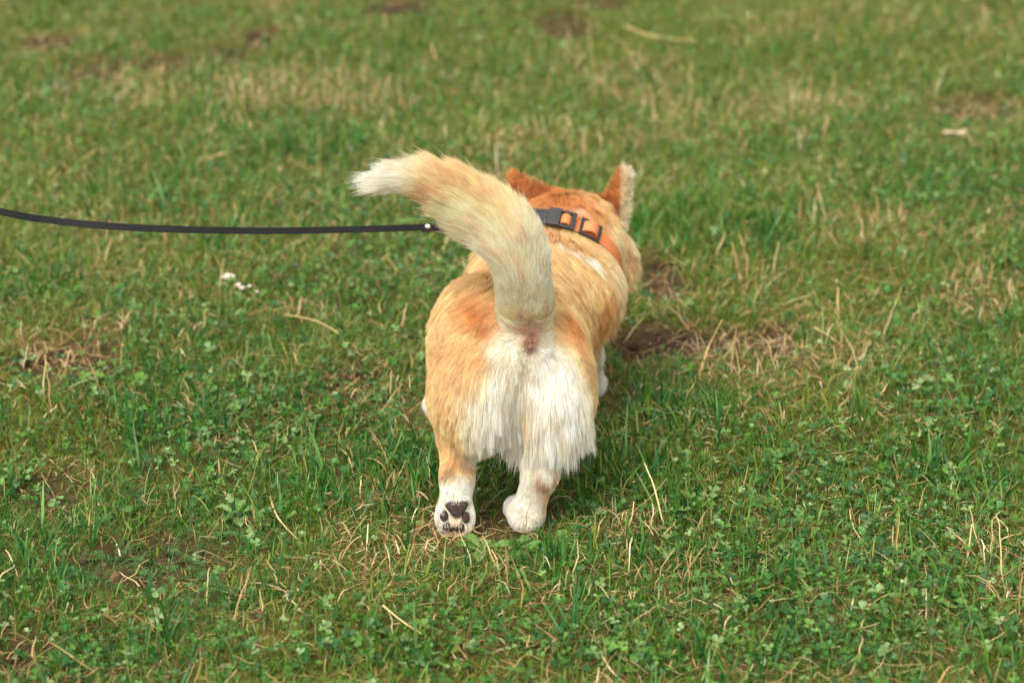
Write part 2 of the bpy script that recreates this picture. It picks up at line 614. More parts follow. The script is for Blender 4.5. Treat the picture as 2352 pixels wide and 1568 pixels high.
def clover():
    r = np.random.default_rng(7)
    p = scatter(10500, 4.4, 21, 0.3)
    c_ = field(p, CLOVER)
    n1 = fbm(p, 5.0, 91)
    p = p[(r.random(len(p)) < (0.15 + 0.20 * sstep(.45, .7, n1) + 0.80 * c_) * (1 - 0.85 * field(p, SOIL)) * (1 - 0.5 * field(p, DRY))) & off_paws(p, 0.035)]
    n = len(p)
    g = on_ground(p)
    H = np.clip(r.normal(0.016, 0.008, n), 0.004, 0.045) * low(p)
    az = r.random(n) * 2 * np.pi
    v, f, pos = ribbons(g, az, np.abs(r.normal(0.3, 0.25, n)), r.normal(0.2, 0.3, n), H, np.full(n, 0.0008), 3, [(0, 1), (1, 1)], 0.05, r)
    cs = mixcol([(104, 130, 62), (128, 142, 80)], np.ones((n, 2)), r)
    V, Fc, C = [v], [f], [rep(cs, 8)]
    off = len(v)
    top = pos[:, -1]
    LP, LF = leaf_grid(4)
    size = np.clip(r.normal(0.0058, 0.0018, n), 0.0028, 0.0115) * np.minimum(1, low(p) + .3)
    tilt_az = r.random(n) * 2 * np.pi
    tilt = np.abs(r.normal(0.35, 0.4, n))
    up = np.stack([np.sin(tilt) * np.cos(tilt_az), np.sin(tilt) * np.sin(tilt_az), np.cos(tilt)], 1)
    ex = nrm(np.cross(up, np.stack([np.cos(az), np.sin(az), 0 * az], 1)))
    ey = np.cross(up, ex)
    base = .92 * mixcol([(70, 116, 42), (94, 134, 54), (50, 98, 40), (126, 156, 92), (148, 168, 114)], np.tile([.36, .26, .26, .09, .03], (n, 1)), r, 0.12)
    for j in range(3):
        a = j * 2 * np.pi / 3 + r.normal(0, 0.18, n)
        dx = ex * np.cos(a)[:, None] + ey * np.sin(a)[:, None]
        droop = r.normal(0.15, 0.35, n)
        dx = nrm(dx * np.cos(droop)[:, None] + up * np.sin(droop)[:, None])
        dy = nrm(np.cross(up, dx))
        dz = np.cross(dx, dy)
        fold = r.uniform(0.6, 3.0, n)
        sz = size * np.exp(r.normal(0, 0.12, n))
        vv = top[:, None] + sz[:, None, None] * (LP[None, :, 0:1] * dx[:, None] + LP[None, :, 1:2] * dy[:, None] + (LP[None, :, 2:3] * fold[:, None, None]) * dz[:, None])
        k = len(LP)
        ff = (np.arange(n) * k)[:, None, None] + LF[None]
        V.append(vv.reshape(-1, 3))
        Fc.append(ff.reshape(-1, 4) + off)
        cc = base * np.exp(r.normal(0, 0.10, (n, 1)))
        C.append(rep(cc, k))
        off += n * k
    o = mesh('clover', np.concatenate(V), np.concatenate(Fc), M_CLOVER, col=np.concatenate(C))
    tag(o, 'small three-leaved clover growing through the lawn', 'clover', kind='stuff')


def yarrow():
    r = np.random.default_rng(8)
    cs = [patch(*a) for a in ((450, 1340, 260, 90), (880, 1180, 90, 40, .5), (330, 1180, 160, 50, 0.8), (520, 1200, 130, 40, .7))]
    p = scatter(420, 4.2, 31, 0.5)
    p = p[r.random(len(p)) < 0.05 + 0.95 * field(p, cs)]
    V, Fc, C, off = [], [], [], 0
    for q, z in zip(p, height(p)):
        for _ in range(r.integers(3, 6)):
            L = r.uniform(0.035, 0.06)
            az, el = r.random() * 2 * math.pi, r.uniform(0.15, 0.9)
            m = 14
            t = np.linspace(0, 1, m)
            ang = el - t * 0.7
            hd = np.array([math.cos(az), math.sin(az), 0])
            sd = np.array([-math.sin(az), math.cos(az), 0])
            pos = np.zeros((m, 3))
            pos[0] = (*q, z)
            for k in range(1, m):
                pos[k] = pos[k - 1] + L / m * (hd * math.cos(ang[k]) + np.array([0, 0, math.sin(ang[k])]))
            vs, fs = [], []
            for k in range(m - 1):
                i = len(vs)
                vs += [pos[k] - sd * .0004, pos[k] + sd * .0004, pos[k + 1] + sd * .0004, pos[k + 1] - sd * .0004]
                fs.append((i, i + 1, i + 2, i + 3))
                w = 0.0065 * math.sin(math.pi * (0.12 + 0.85 * t[k])) ** 0.7
                for sg in (-1, 1):
                    d = sd * sg * w + hd * w * .7 + np.array([0, 0, r.normal(0, .0012)])
                    i = len(vs)
                    vs += [pos[k], pos[k] + d * .55 + hd * .0011, pos[k] + d, pos[k] + d * .5 - hd * .0009]
                    fs.append((i, i + 1, i + 2, i + 3))
            c = lin((74, 118, 56)) * math.exp(r.normal(0, .15))
            V.append(np.array(vs))
            Fc.append(np.array(fs) + off)
            C.append(np.tile(c, (len(vs), 1)))
            off += len(vs)
    o = mesh('feathery_weed', np.concatenate(V), np.concatenate(Fc), M_CLOVER, col=np.concatenate(C))
    tag(o, 'feathery fern-like yarrow leaves growing low in the lawn', 'yarrow', kind='stuff')


def crumbs():
    r = np.random.default_rng(9)
    p = scatter(2600, 4.4, 41, 0.6)
    p = p[r.random(len(p)) < field(p, SOIL) ** 1.5 * 0.8]
    n = len(p)
    g = on_ground(p)
    oc = np.array([[1, 0, 0], [-1, 0, 0], [0, 1, 0], [0, -1, 0], [0, 0, 1], [0, 0, -1], [.7, .7, .1], [-.7, .6, -.1], [.6, -.7, .1], [-.65, -.7, 0]], float)
    fs = np.array([(0, 6, 4), (6, 2, 4), (2, 7, 4), (7, 1, 4), (1, 9, 4), (9, 3, 4), (3, 8, 4), (8, 0, 4), (6, 0, 5), (2, 6, 5), (7, 2, 5), (1, 7, 5), (9, 1, 5), (3, 9, 5), (8, 3, 5), (0, 8, 5)])
    sz = np.clip(r.lognormal(math.log(0.0042), 0.5, n), 0.0015, 0.013)
    v = g[:, None] + oc[None] * sz[:, None, None] * r.uniform(0.6, 1.2, (n, 10, 1)) * np.array([1, 1, .7])
    f = (np.arange(n) * 10)[:, None, None] + fs[None]
    c = mixcol([(78, 63, 45), (60, 48, 35), (106, 88, 64)], np.ones((n, 3)), r, .12)
    o = mesh('soil_crumbs', v.reshape(-1, 3), f.reshape(-1, 3), M_CRUMB, col=rep(c, 10))
    tag(o, 'loose brown crumbs of earth on the bare patches', 'soil', kind='stuff')


# ------------------------------------------------------------------ the dog: a distance field for the body
VOX = 0.003
LO = np.array([-0.20, -0.09, -0.012])
HI = np.array([0.24, 0.70, 0.47])
GN = np.ceil((HI - LO) / VOX).astype(int) + 1
D = np.full(GN, 0.4, np.float32)
PRIMS = []


def d_cone(p, a, b, ra, rb):
    ab = b - a
    t = np.clip(((p - a) @ ab) / (ab @ ab), 0, 1)
    return np.linalg.norm(p - a - t[..., None] * ab, axis=-1) - (ra + (rb - ra) * t)


def d_ell(p, c, r, rot):
    q = (p - c) @ rot
    k0 = np.linalg.norm(q / r, axis=-1)
    k1 = np.linalg.norm(q / (r * r), axis=-1)
    return np.where(k1 > 1e-9, k0 * (k0 - 1) / np.maximum(k1, 1e-9), -min(r))


def d_flat(p, a, b, ra, rb, side, th):
    """a cone squashed across its flat side (an ear)"""
    w = nrm(b - a)
    n = nrm(np.cross(w, side))
    q = p - a
    h = q @ n
    q2 = p + (n * (1 / th - 1)) * h[..., None]
    return d_cone(q2, a, b, ra, rb) * th * 1.2


def add(group, fn, lo, hi, k=0.02, blend=True):
    global D
    PRIMS.append((group, fn))
    i0 = np.clip(np.floor((np.minimum(lo, hi) - 0.06 - LO) / VOX).astype(int), 0, GN - 1)
    i1 = np.clip(np.ceil((np.maximum(lo, hi) + 0.06 - LO) / VOX).astype(int) + 1, 1, GN)
    ax = [LO[i] + VOX * np.arange(i0[i], i1[i]) for i in range(3)]
    p = np.stack(np.meshgrid(*ax, indexing='ij'), -1)
    d = fn(p)
    sl = tuple(slice(i0[i], i1[i]) for i in range(3))
    o = D[sl]
    h = np.clip(0.5 + 0.5 * (o - d) / k, 0, 1)
    D[sl] = o * (1 - h) + d * h - k * h * (1 - h)


def cone(group, a, b, ra, rb, k=0.02):
    a, b = np.array(a, float), np.array(b, float)
    m = max(ra, rb)
    add(group, lambda p: d_cone(p, a, b, ra, rb), np.minimum(a, b) - m, np.maximum(a, b) + m, k)


def ell(group, c, r, k=0.02, rot=(0, 0, 0)):
    c, r = np.array(c, float), np.array(r, float)
    from mathutils import Euler
    m = np.array(Euler([R(x) for x in rot]).to_matrix())
    add(group, lambda p: d_ell(p, c, r, m), c - max(r), c + max(r), k)


def chain(group, pts, k=0.02):
    for (a, ra), (b, rb) in zip(pts[:-1], pts[1:]):
        cone(group, a, b, ra, rb, k)


# trunk
ell('torso', (0.000, 0.085, 0.205), (0.088, 0.10, 0.088), 0.02)
ell('torso', (0.006, 0.22, 0.192), (0.070, 0.13, 0.080), 0.03)
ell('torso', (0.028, 0.345, 0.176), (0.085, 0.12, 0.084), 0.04)
ell('torso', (0.084, 0.378, 0.188), (0.057, 0.07, 0.056), 0.022)
# thighs
ell('thigh_l', (-0.044, 0.045, 0.170), (0.053, 0.068, 0.080), 0.020)
ell('torso', (-0.042, 0.100, 0.230), (0.050, 0.085, 0.058), 0.025)
ell('thigh_r', (0.053, 0.050, 0.170), (0.044, 0.068, 0.078), 0.014)
cone('thigh_l', (-0.058, 0.06, 0.145), (-0.064, 0.045, 0.108), 0.032, 0.019, 0.018)
cone('thigh_r', (0.050, 0.06, 0.145), (0.043, 0.035, 0.110), 0.034, 0.022, 0.018)
# hind leg on the left of the picture: pushing off, sole turned to the rear
LH = at(1050, 1098, 0.012)
LP_ = at(1047, 1160, -0.004)
LT = at(1043, 1212, -0.004)
chain('shank_l', [((-0.066, 0.045, 0.115), 0.022), (LH, 0.0150), (LP_, 0.0138)], 0.012)
ell('paw_l', (LP_ + LT) / 2 + np.array([0, 0.003, 0.001]), (0.0165, 0.012, 0.030), 0.008, (-12, 0, 0))
for u, v, r_ in ((1021, 1187, .0078), (1069, 1189, .0078), (1033, 1208, .0082), (1055, 1208, .0080)):
    ell('paw_l', at(u, v, -0.009), (r_, 0.009, 0.0125), 0.007, (-12, 0, 0))
# hind leg on the right: planted
RH = at(1242, 1085, 0.005)
RP = at(1212, 1172, 0.010)
chain('shank_r', [((0.043, 0.045, 0.115), 0.024), (RH, 0.0165), (RP, 0.0138)], 0.012)
ell('paw_r', (RP[0] - 0.003, 0.022, 0.0130), (0.0165, 0.036, 0.0125), 0.020)
for dx in (-.014, -.005, .005, .014):
    ell('paw_r', (RP[0] - 0.005 + dx * .95, 0.050 - abs(dx) * .4, 0.0105), (0.0075, 0.016, 0.0100), 0.005)
# fore legs
chain('fore_l', [((-0.03, 0.37, 0.13), 0.036), ((-0.066, 0.365, 0.075), 0.020), ((-0.093, 0.372, 0.028), 0.013)], 0.015)
ell('fore_l', (-0.100, 0.385, 0.013), (0.016, 0.030, 0.012), 0.012, (0, 0, 25))
chain('fore_r', [((0.080, 0.39, 0.13), 0.036), ((0.100, 0.43, 0.075), 0.021), ((0.110, 0.455, 0.03), 0.0145)], 0.015)
ell('fore_r', (0.111, 0.468, 0.014), (0.018, 0.030, 0.013), 0.012, (0, 0, -15))
# neck and head
cone('neck', (0.045, 0.40, 0.185), (0.075, 0.50, 0.212), 0.082, 0.068, 0.04)
ell('head', (0.083, 0.545, 0.214), (0.066, 0.066, 0.052), 0.025, (-8, 0, -22))
ell('cheek', (0.124, 0.515, 0.186), (0.042, 0.040, 0.046), 0.02)
ell('cheek', (0.058, 0.535, 0.188), (0.045, 0.045, 0.042), 0.02)
cone('head', (0.105, 0.595, 0.198), (0.135, 0.66, 0.168), 0.034, 0.017, 0.025)
# ears
EL0, EL1 = at(1243, 464, 0.545), at(1180, 410, 0.53)
ER0, ER1 = at(1410, 482, 0.535), at(1436, 397, 0.52)
for g_, a_, b_, sd_ in (('ear_l', EL0, EL1, np.array([0.75, 0.35, 0.55])), ('ear_r', ER0, ER1, np.array([0.80, -0.45, -0.2]))):
    add(g_, lambda p, a=a_, b=b_, s_=nrm(sd_): d_flat(p, a, b, 0.0205, 0.0090, s_, 0.28), np.minimum(a_, b_) - 0.03, np.maximum(a_, b_) + 0.03, 0.014)
# tail
TAIL_PX = [(1203, 745, 0.040, 0.024), (1207, 695, 0.004, 0.022), (1208, 638, -0.006, 0.0215), (1190, 577, 0.000, 0.0245), (1145, 517, 0.008, 0.025),
           (1081, 466, 0.010, 0.0215), (1013, 428, 0.006, 0.016), (957, 412, 0.000, 0.009), (910, 414, -0.004, 0.0035)]
TAIL = [(at(u, v, y), r_) for u, v, y, r_ in TAIL_PX]
cone('dock', at(1206, 700, 0.008), at(1214, 800, 0.004), 0.022, 0.013, 0.03)
chain('tail', TAIL[:3], 0.022)
chain('tail', TAIL[2:], 0.010)
T_P = np.array([t[0] for t in TAIL])

# the cleft between the thighs
CR0, CR1 = at(1215, 815, -0.024), at(1170, 1060, -0.018)


def carve(a, b, ra, rb, k):
    i0 = np.clip(np.floor((np.minimum(a, b) - .07 - LO) / VOX).astype(int), 0, GN - 1)
    i1 = np.clip(np.ceil((np.maximum(a, b) + .07 - LO) / VOX).astype(int) + 1, 1, GN)
    p = np.stack(np.meshgrid(*[LO[i] + VOX * np.arange(i0[i], i1[i]) for i in range(3)], indexing='ij'), -1)
    d = -d_cone(p, a, b, ra, rb)
    sl = tuple(slice(i0[i], i1[i]) for i in range(3))
    o = D[sl]
    h = np.clip(0.5 - 0.5 * (o - d) / k, 0, 1)
    D[sl] = o * (1 - h) + d * h + k * h * (1 - h)


carve(CR0, CR1, 0.010, 0.026, 0.012)


def sample(A, p):
    q = np.clip((p - LO) / VOX, 0, np.array(A.shape[:3]) - 1.001)
    i = q.astype(int)
    t = q - i
    out = 0
    for a in (0, 1):
        for b in (0, 1):
            for c in (0, 1):
                w = (t[:, 0] if a else 1 - t[:, 0]) * (t[:, 1] if b else 1 - t[:, 1]) * (t[:, 2] if c else 1 - t[:, 2])
                v = A[i[:, 0] + a, i[:, 1] + b, i[:, 2] + c]
                out = out + (w[:, None] * v if A.ndim == 4 else w * v)
    return out


def sdf(p):
    return sample(D, p)


def grad(p, e=0.004):
    g = np.stack([sdf(p + np.eye(3)[i] * e) - sdf(p - np.eye(3)[i] * e) for i in range(3)], 1)
    return nrm(g)


def hit(u, v, y0=-0.10, y1=0.68):
    """first point of the body seen at (u, v)"""
    ys = np.linspace(y0, y1, 800)
    d = ray(u, v)
    t = (ys + CAM_D) / d[1]
    p = np.array([0, -CAM_D, CAM_H]) + d * t[:, None]
    k = sdf(p)
    j = np.argmax(k < 0) if (k < 0).any() else int(np.argmin(k))
    return p[j]


def surface_net():
    ins = D < 0
    c = [ins[a:GN[0] - 1 + a, b:GN[1] - 1 + b, e:GN[2] - 1 + e] for a in (0, 1) for b in (0, 1) for e in (0, 1)]
    tot = sum(x.astype(np.int8) for x in c)
    act = (tot > 0) & (tot < 8)
    cid = np.full(act.shape, -1, np.int64)
    ijk = np.argwhere(act)
    cid[act] = np.arange(len(ijk))
    acc = np.zeros((len(ijk), 3))
    cnt = np.zeros(len(ijk))
    corners = [(a, b, e) for a in (0, 1) for b in (0, 1) for e in (0, 1)]
    for m, A in enumerate(corners):
        for B in corners[m + 1:]:
            if sum(abs(x - y) for x, y in zip(A, B)) != 1:
                continue
            va = D[ijk[:, 0] + A[0], ijk[:, 1] + A[1], ijk[:, 2] + A[2]]
            vb = D[ijk[:, 0] + B[0], ijk[:, 1] + B[1], ijk[:, 2] + B[2]]
            x = (va < 0) != (vb < 0)
            t = np.where(x, va / np.where(x, va - vb, 1), 0)
            pt = np.array(A) + t[:, None] * (np.array(B) - np.array(A))
            acc[x] += pt[x]
            cnt[x] += 1
    V = LO + VOX * (ijk + acc / cnt[:, None])
    faces = []
    for ax in range(3):
        o1, o2 = [(1, 2), (2, 0), (0, 1)][ax]
        n = list(GN)
        sl0 = [slice(1, n[i] - 1) for i in range(3)]
        sl1 = list(sl0)
        sl0[ax] = slice(0, n[ax] - 1)
        sl1[ax] = slice(1, n[ax])
        a, b = ins[tuple(sl0)], ins[tuple(sl1)]
        e = np.argwhere(a != b)
        flip = a[tuple(e.T)]
        base = e.copy()
        for i in range(3):
            if i != ax:
                base[:, i] += 1

        def cell(d1, d2):
            q = base.copy()
            q[:, o1] -= d1
            q[:, o2] -= d2
            return cid[tuple(q.T)]
        f = np.stack([cell(1, 1), cell(0, 1), cell(0, 0), cell(1, 0)], 1)
        f[~flip] = f[~flip][:, ::-1]
        faces.append(f)
    return V, np.concatenate(faces)


BV, BF = surface_net()

GROUPS = sorted({g for g, _ in PRIMS})


def which(p):
    """index into GROUPS of the nearest body region"""
    best = np.full(len(p), 9.0)
    out = np.zeros(len(p), int)
    for g, fn in PRIMS:
        d = fn(p)
        if g in ('torso', 'neck'):
            d = d + 0.002
        k = d < best
        best[k] = d[k]
        out[k] = GROUPS.index(g)
    return out


def tail_frame(p):
    """nearest tail parameter 0..1, core point and tangent towards the tip"""
    seg = np.diff(T_P, axis=0)
    ln = np.linalg.norm(seg, axis=1)
    cum = np.concatenate([[0], np.cumsum(ln)]) / ln.sum()
    best = np.full(len(p), 9.0)
    s_ = np.zeros(len(p))
    core = np.zeros_like(p)
    tan = np.zeros_like(p)
    nodeT = np.concatenate([seg[:1], (seg[:-1] + seg[1:]) / 2, seg[-1:]])
    nodeT = nrm(nodeT)
    for i in range(len(seg)):
        t = np.clip(((p - T_P[i]) @ seg[i]) / (seg[i] @ seg[i]), 0, 1)
        q = T_P[i] + t[:, None] * seg[i]
        d = np.linalg.norm(p - q, axis=1)
        k = d < best
        best[k] = d[k]
        s_[k] = (cum[i] + t * (cum[i + 1] - cum[i]))[k]
        core[k] = q[k]
        tan[k] = (nodeT[i] * (1 - t[:, None]) + nodeT[i + 1] * t[:, None])[k]
    return s_, core, nrm(tan)


# colours of the coat
TAN, RUST, CREAM, WHITE = lin((244, 210, 158)), lin((232, 170, 108)), lin((249, 231, 196)), lin((254, 247, 232))
DEEP, SABLE, PINK = lin((198, 134, 82)), lin((200, 166, 122)), lin((234, 200, 178))
SPOTS = []          # (point, radius, colour, strength)


def spot(u, v, rad, col, w=1.0, y0=-0.10):
    SPOTS.append((hit(u, v, y0), rad, col, w))


for a in ((1010, 800, .045, TAN), (1060, 640, .05, TAN), (1010, 700, .04, TAN, .8)):
    spot(*a)
for a in ((1090, 690, .020, RUST, .22), (1118, 722, .016, RUST, .6), (1130, 752, .011, DEEP, .35), (1292, 735, .016, RUST, .6, -.02), (1315, 770, .020, RUST, .5), (1335, 800, .02, TAN, .8)):
    spot(*a)
for a in ((1168, 800, .018, WHITE, .9), (1250, 815, .016, WHITE), (1165, 870, .030, WHITE), (1120, 940, .030, WHITE), (1170, 950, .035, WHITE), (1140, 1010, .030, WHITE), (1170, 1030, .03, WHITE), (1100, 890, .020, WHITE, .7), 
          (1275, 880, .032, WHITE), (1280, 940, .036, WHITE), (1310, 1000, .036, WHITE), (1250, 1000, .035, WHITE), (1245, 1050, .03, WHITE), (1258, 828, .020, WHITE, .9)):
    spot(*a)
for a in ((1020, 960, .028, TAN), (1015, 890, .034, TAN), (1060, 830, .034, TAN), (1110, 800, .02, TAN, .8), (1030, 1010, .024, TAN, .9), (1030, 1050, .016, TAN, .8), (1345, 830, .030, TAN, 1.2), (1355, 880, .026, TAN, 1.2), (1362, 930, .018, TAN, .8)):
    spot(*a)
for a in ((1050, 1130, .018, WHITE), (1045, 1170, .022, WHITE), (1060, 1056, .011, SABLE, 1.5), (1034, 1083, .009, SABLE, 1.3), (1050, 1106, .013, WHITE, 1.2), (1080, 1045, .012, WHITE, 1.0), (1046, 1193, .011, lin((214, 180, 142)), 1.0), (1042, 1222, .009, lin((206, 174, 142)), .8), (1205, 1212, .010, lin((224, 202, 170)), .9), (1200, 1150, .020, WHITE), (1200, 1190, .03, WHITE), (1215, 1110, .013, WHITE, .9),
          (1250, 1098, .011, SABLE, 1.8), (1262, 1130, .010, TAN, 1.6), (1250, 1150, .008, TAN, .8), (1268, 1072, .014, TAN, 1.2)):
    spot(*a)
for a in ((1212, 700, .014, CREAM, .8), (1208, 715, .010, PINK, .6), (1211, 755, .009, PINK, .9), (1217, 785, .008, lin((190, 140, 116)), .9), (1219, 803, .007, lin((130, 86, 72)), 1.2), (1209, 925, .010, lin((226, 186, 134)), .8)):
    spot(*a)
for a in ((1390, 690, .035, lin((232, 182, 118)), .9, .1), (1410, 640, .03, CREAM, .8, .1), (1340, 640, .03, TAN, .9, .1), (1380, 760, .04, lin((238, 196, 138)), .9, .1),
          (1340, 590, .016, lin((240, 204, 148)), .8, .1)):
    spot(*a)
for a in ((1318, 478, .0085, WHITE, 1.0, .2), (1350, 500, .02, lin((234, 186, 126)), .7, .2), (1290, 470, .03, RUST, .9, .2), (1250, 455, .03, RUST, .9, .2),
          (1440, 560, .03, lin((240, 204, 150)), .9, .2), (1452, 528, .022, lin((253, 242, 220)), 1.3, .2), (1440, 550, .018, CREAM, 1.0, .2), (1400, 560, .025, CREAM, .7, .2), (1455, 590, .02, CREAM, .6, .2), (1440, 610, .03, TAN, .7, .2)):
    spot(*a)
STREAK = np.array([hit(u, v, .12) for u, v in ((1270, 555), (1300, 567), (1330, 583), (1352, 600))])


def colour(p, grp):
    """coat colour at a root"""
    n = len(p)
    base = {'torso': TAN, 'thigh_l': TAN, 'thigh_r': TAN, 'neck': TAN, 'head': RUST, 'cheek': lin((244, 212, 164)), 'ear_l': lin((222, 164, 110)), 'ear_r': lin((222, 164, 110)),
            'tail': CREAM, 'dock': lin((247, 228, 200)), 'shank_l': TAN, 'shank_r': TAN, 'paw_l': WHITE, 'paw_r': WHITE, 'fore_l': WHITE, 'fore_r': WHITE}
    c = np.array([base[g] for g in GROUPS])[grp]
    wob = fbm(p, 60.0, 17)[:, None] * 0.9 + 0.55
    num, den = c * 0.25, np.full((n, 1), 0.25)
    for q, rad, col, w in SPOTS:
        d = np.linalg.norm(p - q, axis=1)[:, None]
        k = w * 4.0 * np.exp(-(d / (rad * wob)) ** 2 * 1.6)
        num = num + k * col
        den = den + k
    mixed = num / den
    keep = np.isin(grp, [GROUPS.index(g) for g in ('tail', 'ear_l', 'ear_r')])
    c = np.where(keep[:, None], c, mixed)
    # tail: pale at the base, warmer towards the end, white tip
    tl = grp == GROUPS.index('tail')
    if tl.any():
        s_, core, tn = tail_frame(p[tl])
        low = np.clip((core - p[tl])[:, 2] / 0.012, -1, 1)
        m = sstep(0.25, 0.8, s_)[:, None] * 0.45
        ct = lin((255, 237, 206)) * (1 - m) + lin((251, 220, 170)) * m
        top = (np.clip((p[tl] - core)[:, 2] / .018 + (p[tl] - core)[:, 0] / .03, 0, 1) * sstep(.3, .5, s_) * .45)[:, None]
        ct = ct * (1 - top) + lin((246, 206, 148)) * top
        pal = (sstep(.5, .25, s_) * .75)[:, None]
        ct = ct * (1 - pal) + lin((255, 244, 222)) * pal
        b = (sstep(0.66, 0.80, s_) * (0.18 + 0.45 * (low > 0)))[:, None]
        ct = ct * (1 - b) + lin((232, 182, 122)) * b
        w = sstep(0.77, 0.95, s_ + (fbm(p[tl], 80., 3) - .5) * .06)[:, None]
        ct = ct * (1 - w) + WHITE * w
        c[tl] = ct
        # the bare underside at the root
        k = np.isin(np.arange(n), np.where(tl)[0])
        c2 = mixed[tl]
        u_ = (sstep(0.24, 0.14, s_))[:, None]
        c[tl] = ct * (1 - u_) + c2 * u_
    er = grp == GROUPS.index('ear_r')
    if er.any():
        ax = nrm(ER1 - ER0)
        t = (p[er] - ER0) @ ax
        side = (p[er] - ER0 - t[:, None] * ax)[:, 0]
        k = sstep(-0.001, 0.007, side - 0.0035 + 0.19 * np.clip(t, 0, .1) + (fbm(p[er], 120., 4) - .5) * .006)[:, None]
        c[er] = c[er] * (1 - k) + lin((248, 232, 206)) * k
        dk = np.exp(-((t - 0.0) / 0.022) ** 2)[:, None] * (1 - k)
        c[er] = c[er] * (1 - .6 * dk) + DEEP * .6 * dk
    # white line over the shoulders
    ds = np.full(n, 9.0)
    for i in range(len(STREAK) - 1):
        ab = STREAK[i + 1] - STREAK[i]
        t = np.clip(((p - STREAK[i]) @ ab) / (ab @ ab), 0, 1)
        ds = np.minimum(ds, np.linalg.norm(p - STREAK[i] - t[:, None] * ab, axis=1))
    k = (1 - sstep(0.004, 0.009, ds))[:, None] * (~keep)[:, None]
    return c * (1 - k) + WHITE * k


# collar: a ring round the neck found on the body
COL_C = np.array([0.062, 0.462, 0.195])
COL_A = nrm(np.array([0.22, 0.78, 0.58]))
_ux = nrm(np.cross(COL_A, np.array([0, 0, 1.0])))           # to the right of the picture
_uz = np.cross(_ux, COL_A)                                   # up and back
COL_W = 0.0195


def ring(th, off):
    """points of the collar line at angle th (0 = top, positive towards the right)"""
    th = np.atleast_1d(th)
    d = np.sin(th)[:, None] * _ux + np.cos(th)[:, None] * _uz
    rr = np.linspace(0.02, 0.14, 121)
    p = COL_C + d[:, None] * rr[None, :, None]
    s_ = sdf(p.reshape(-1, 3)).reshape(len(th), -1)
    k = np.argmax(s_ > 0, axis=1)
    return np.where(k > 0, rr[k], 0.12) + off, d


_th = np.linspace(0, 2 * np.pi, 97)[:-1]
_rr, _ = ring(_th, 0.0)
for _ in range(6):
    _rr = (_rr + np.roll(_rr, 1) + np.roll(_rr, -1)) / 3
COL_OFF = 0.011


def col_r(th):
    return np.interp(np.mod(th, 2 * np.pi), np.append(_th, 2 * np.pi), np.append(_rr, _rr[0]))


def col_pt(th, out=0.0, ax=0.0):
    th = np.atleast_1d(th)
    d = np.sin(th)[:, None] * _ux + np.cos(th)[:, None] * _uz
    return COL_C + d * (col_r(th) + COL_OFF + out)[:, None] + COL_A * np.atleast_1d(ax)[:, None]


# ------------------------------------------------------------------ fur
PADS = [(at(1049, 1164, -0.02), 0.0152, 0.0130), (at(1017, 1184, -0.02), 0.0058, 0.0078), (at(1073, 1188, -0.02), 0.0054, 0.0080), (at(1031, 1209, -0.02), 0.0082, 0.0068), (at(1054, 1209, -0.02), 0.0078, 0.0068)]
PAD_PX = [(1049, 1166), (1020, 1184), (1070, 1188), (1031, 1209), (1054, 1209)]
PAD_P = np.array([hit(u, v) for u, v in PAD_PX])


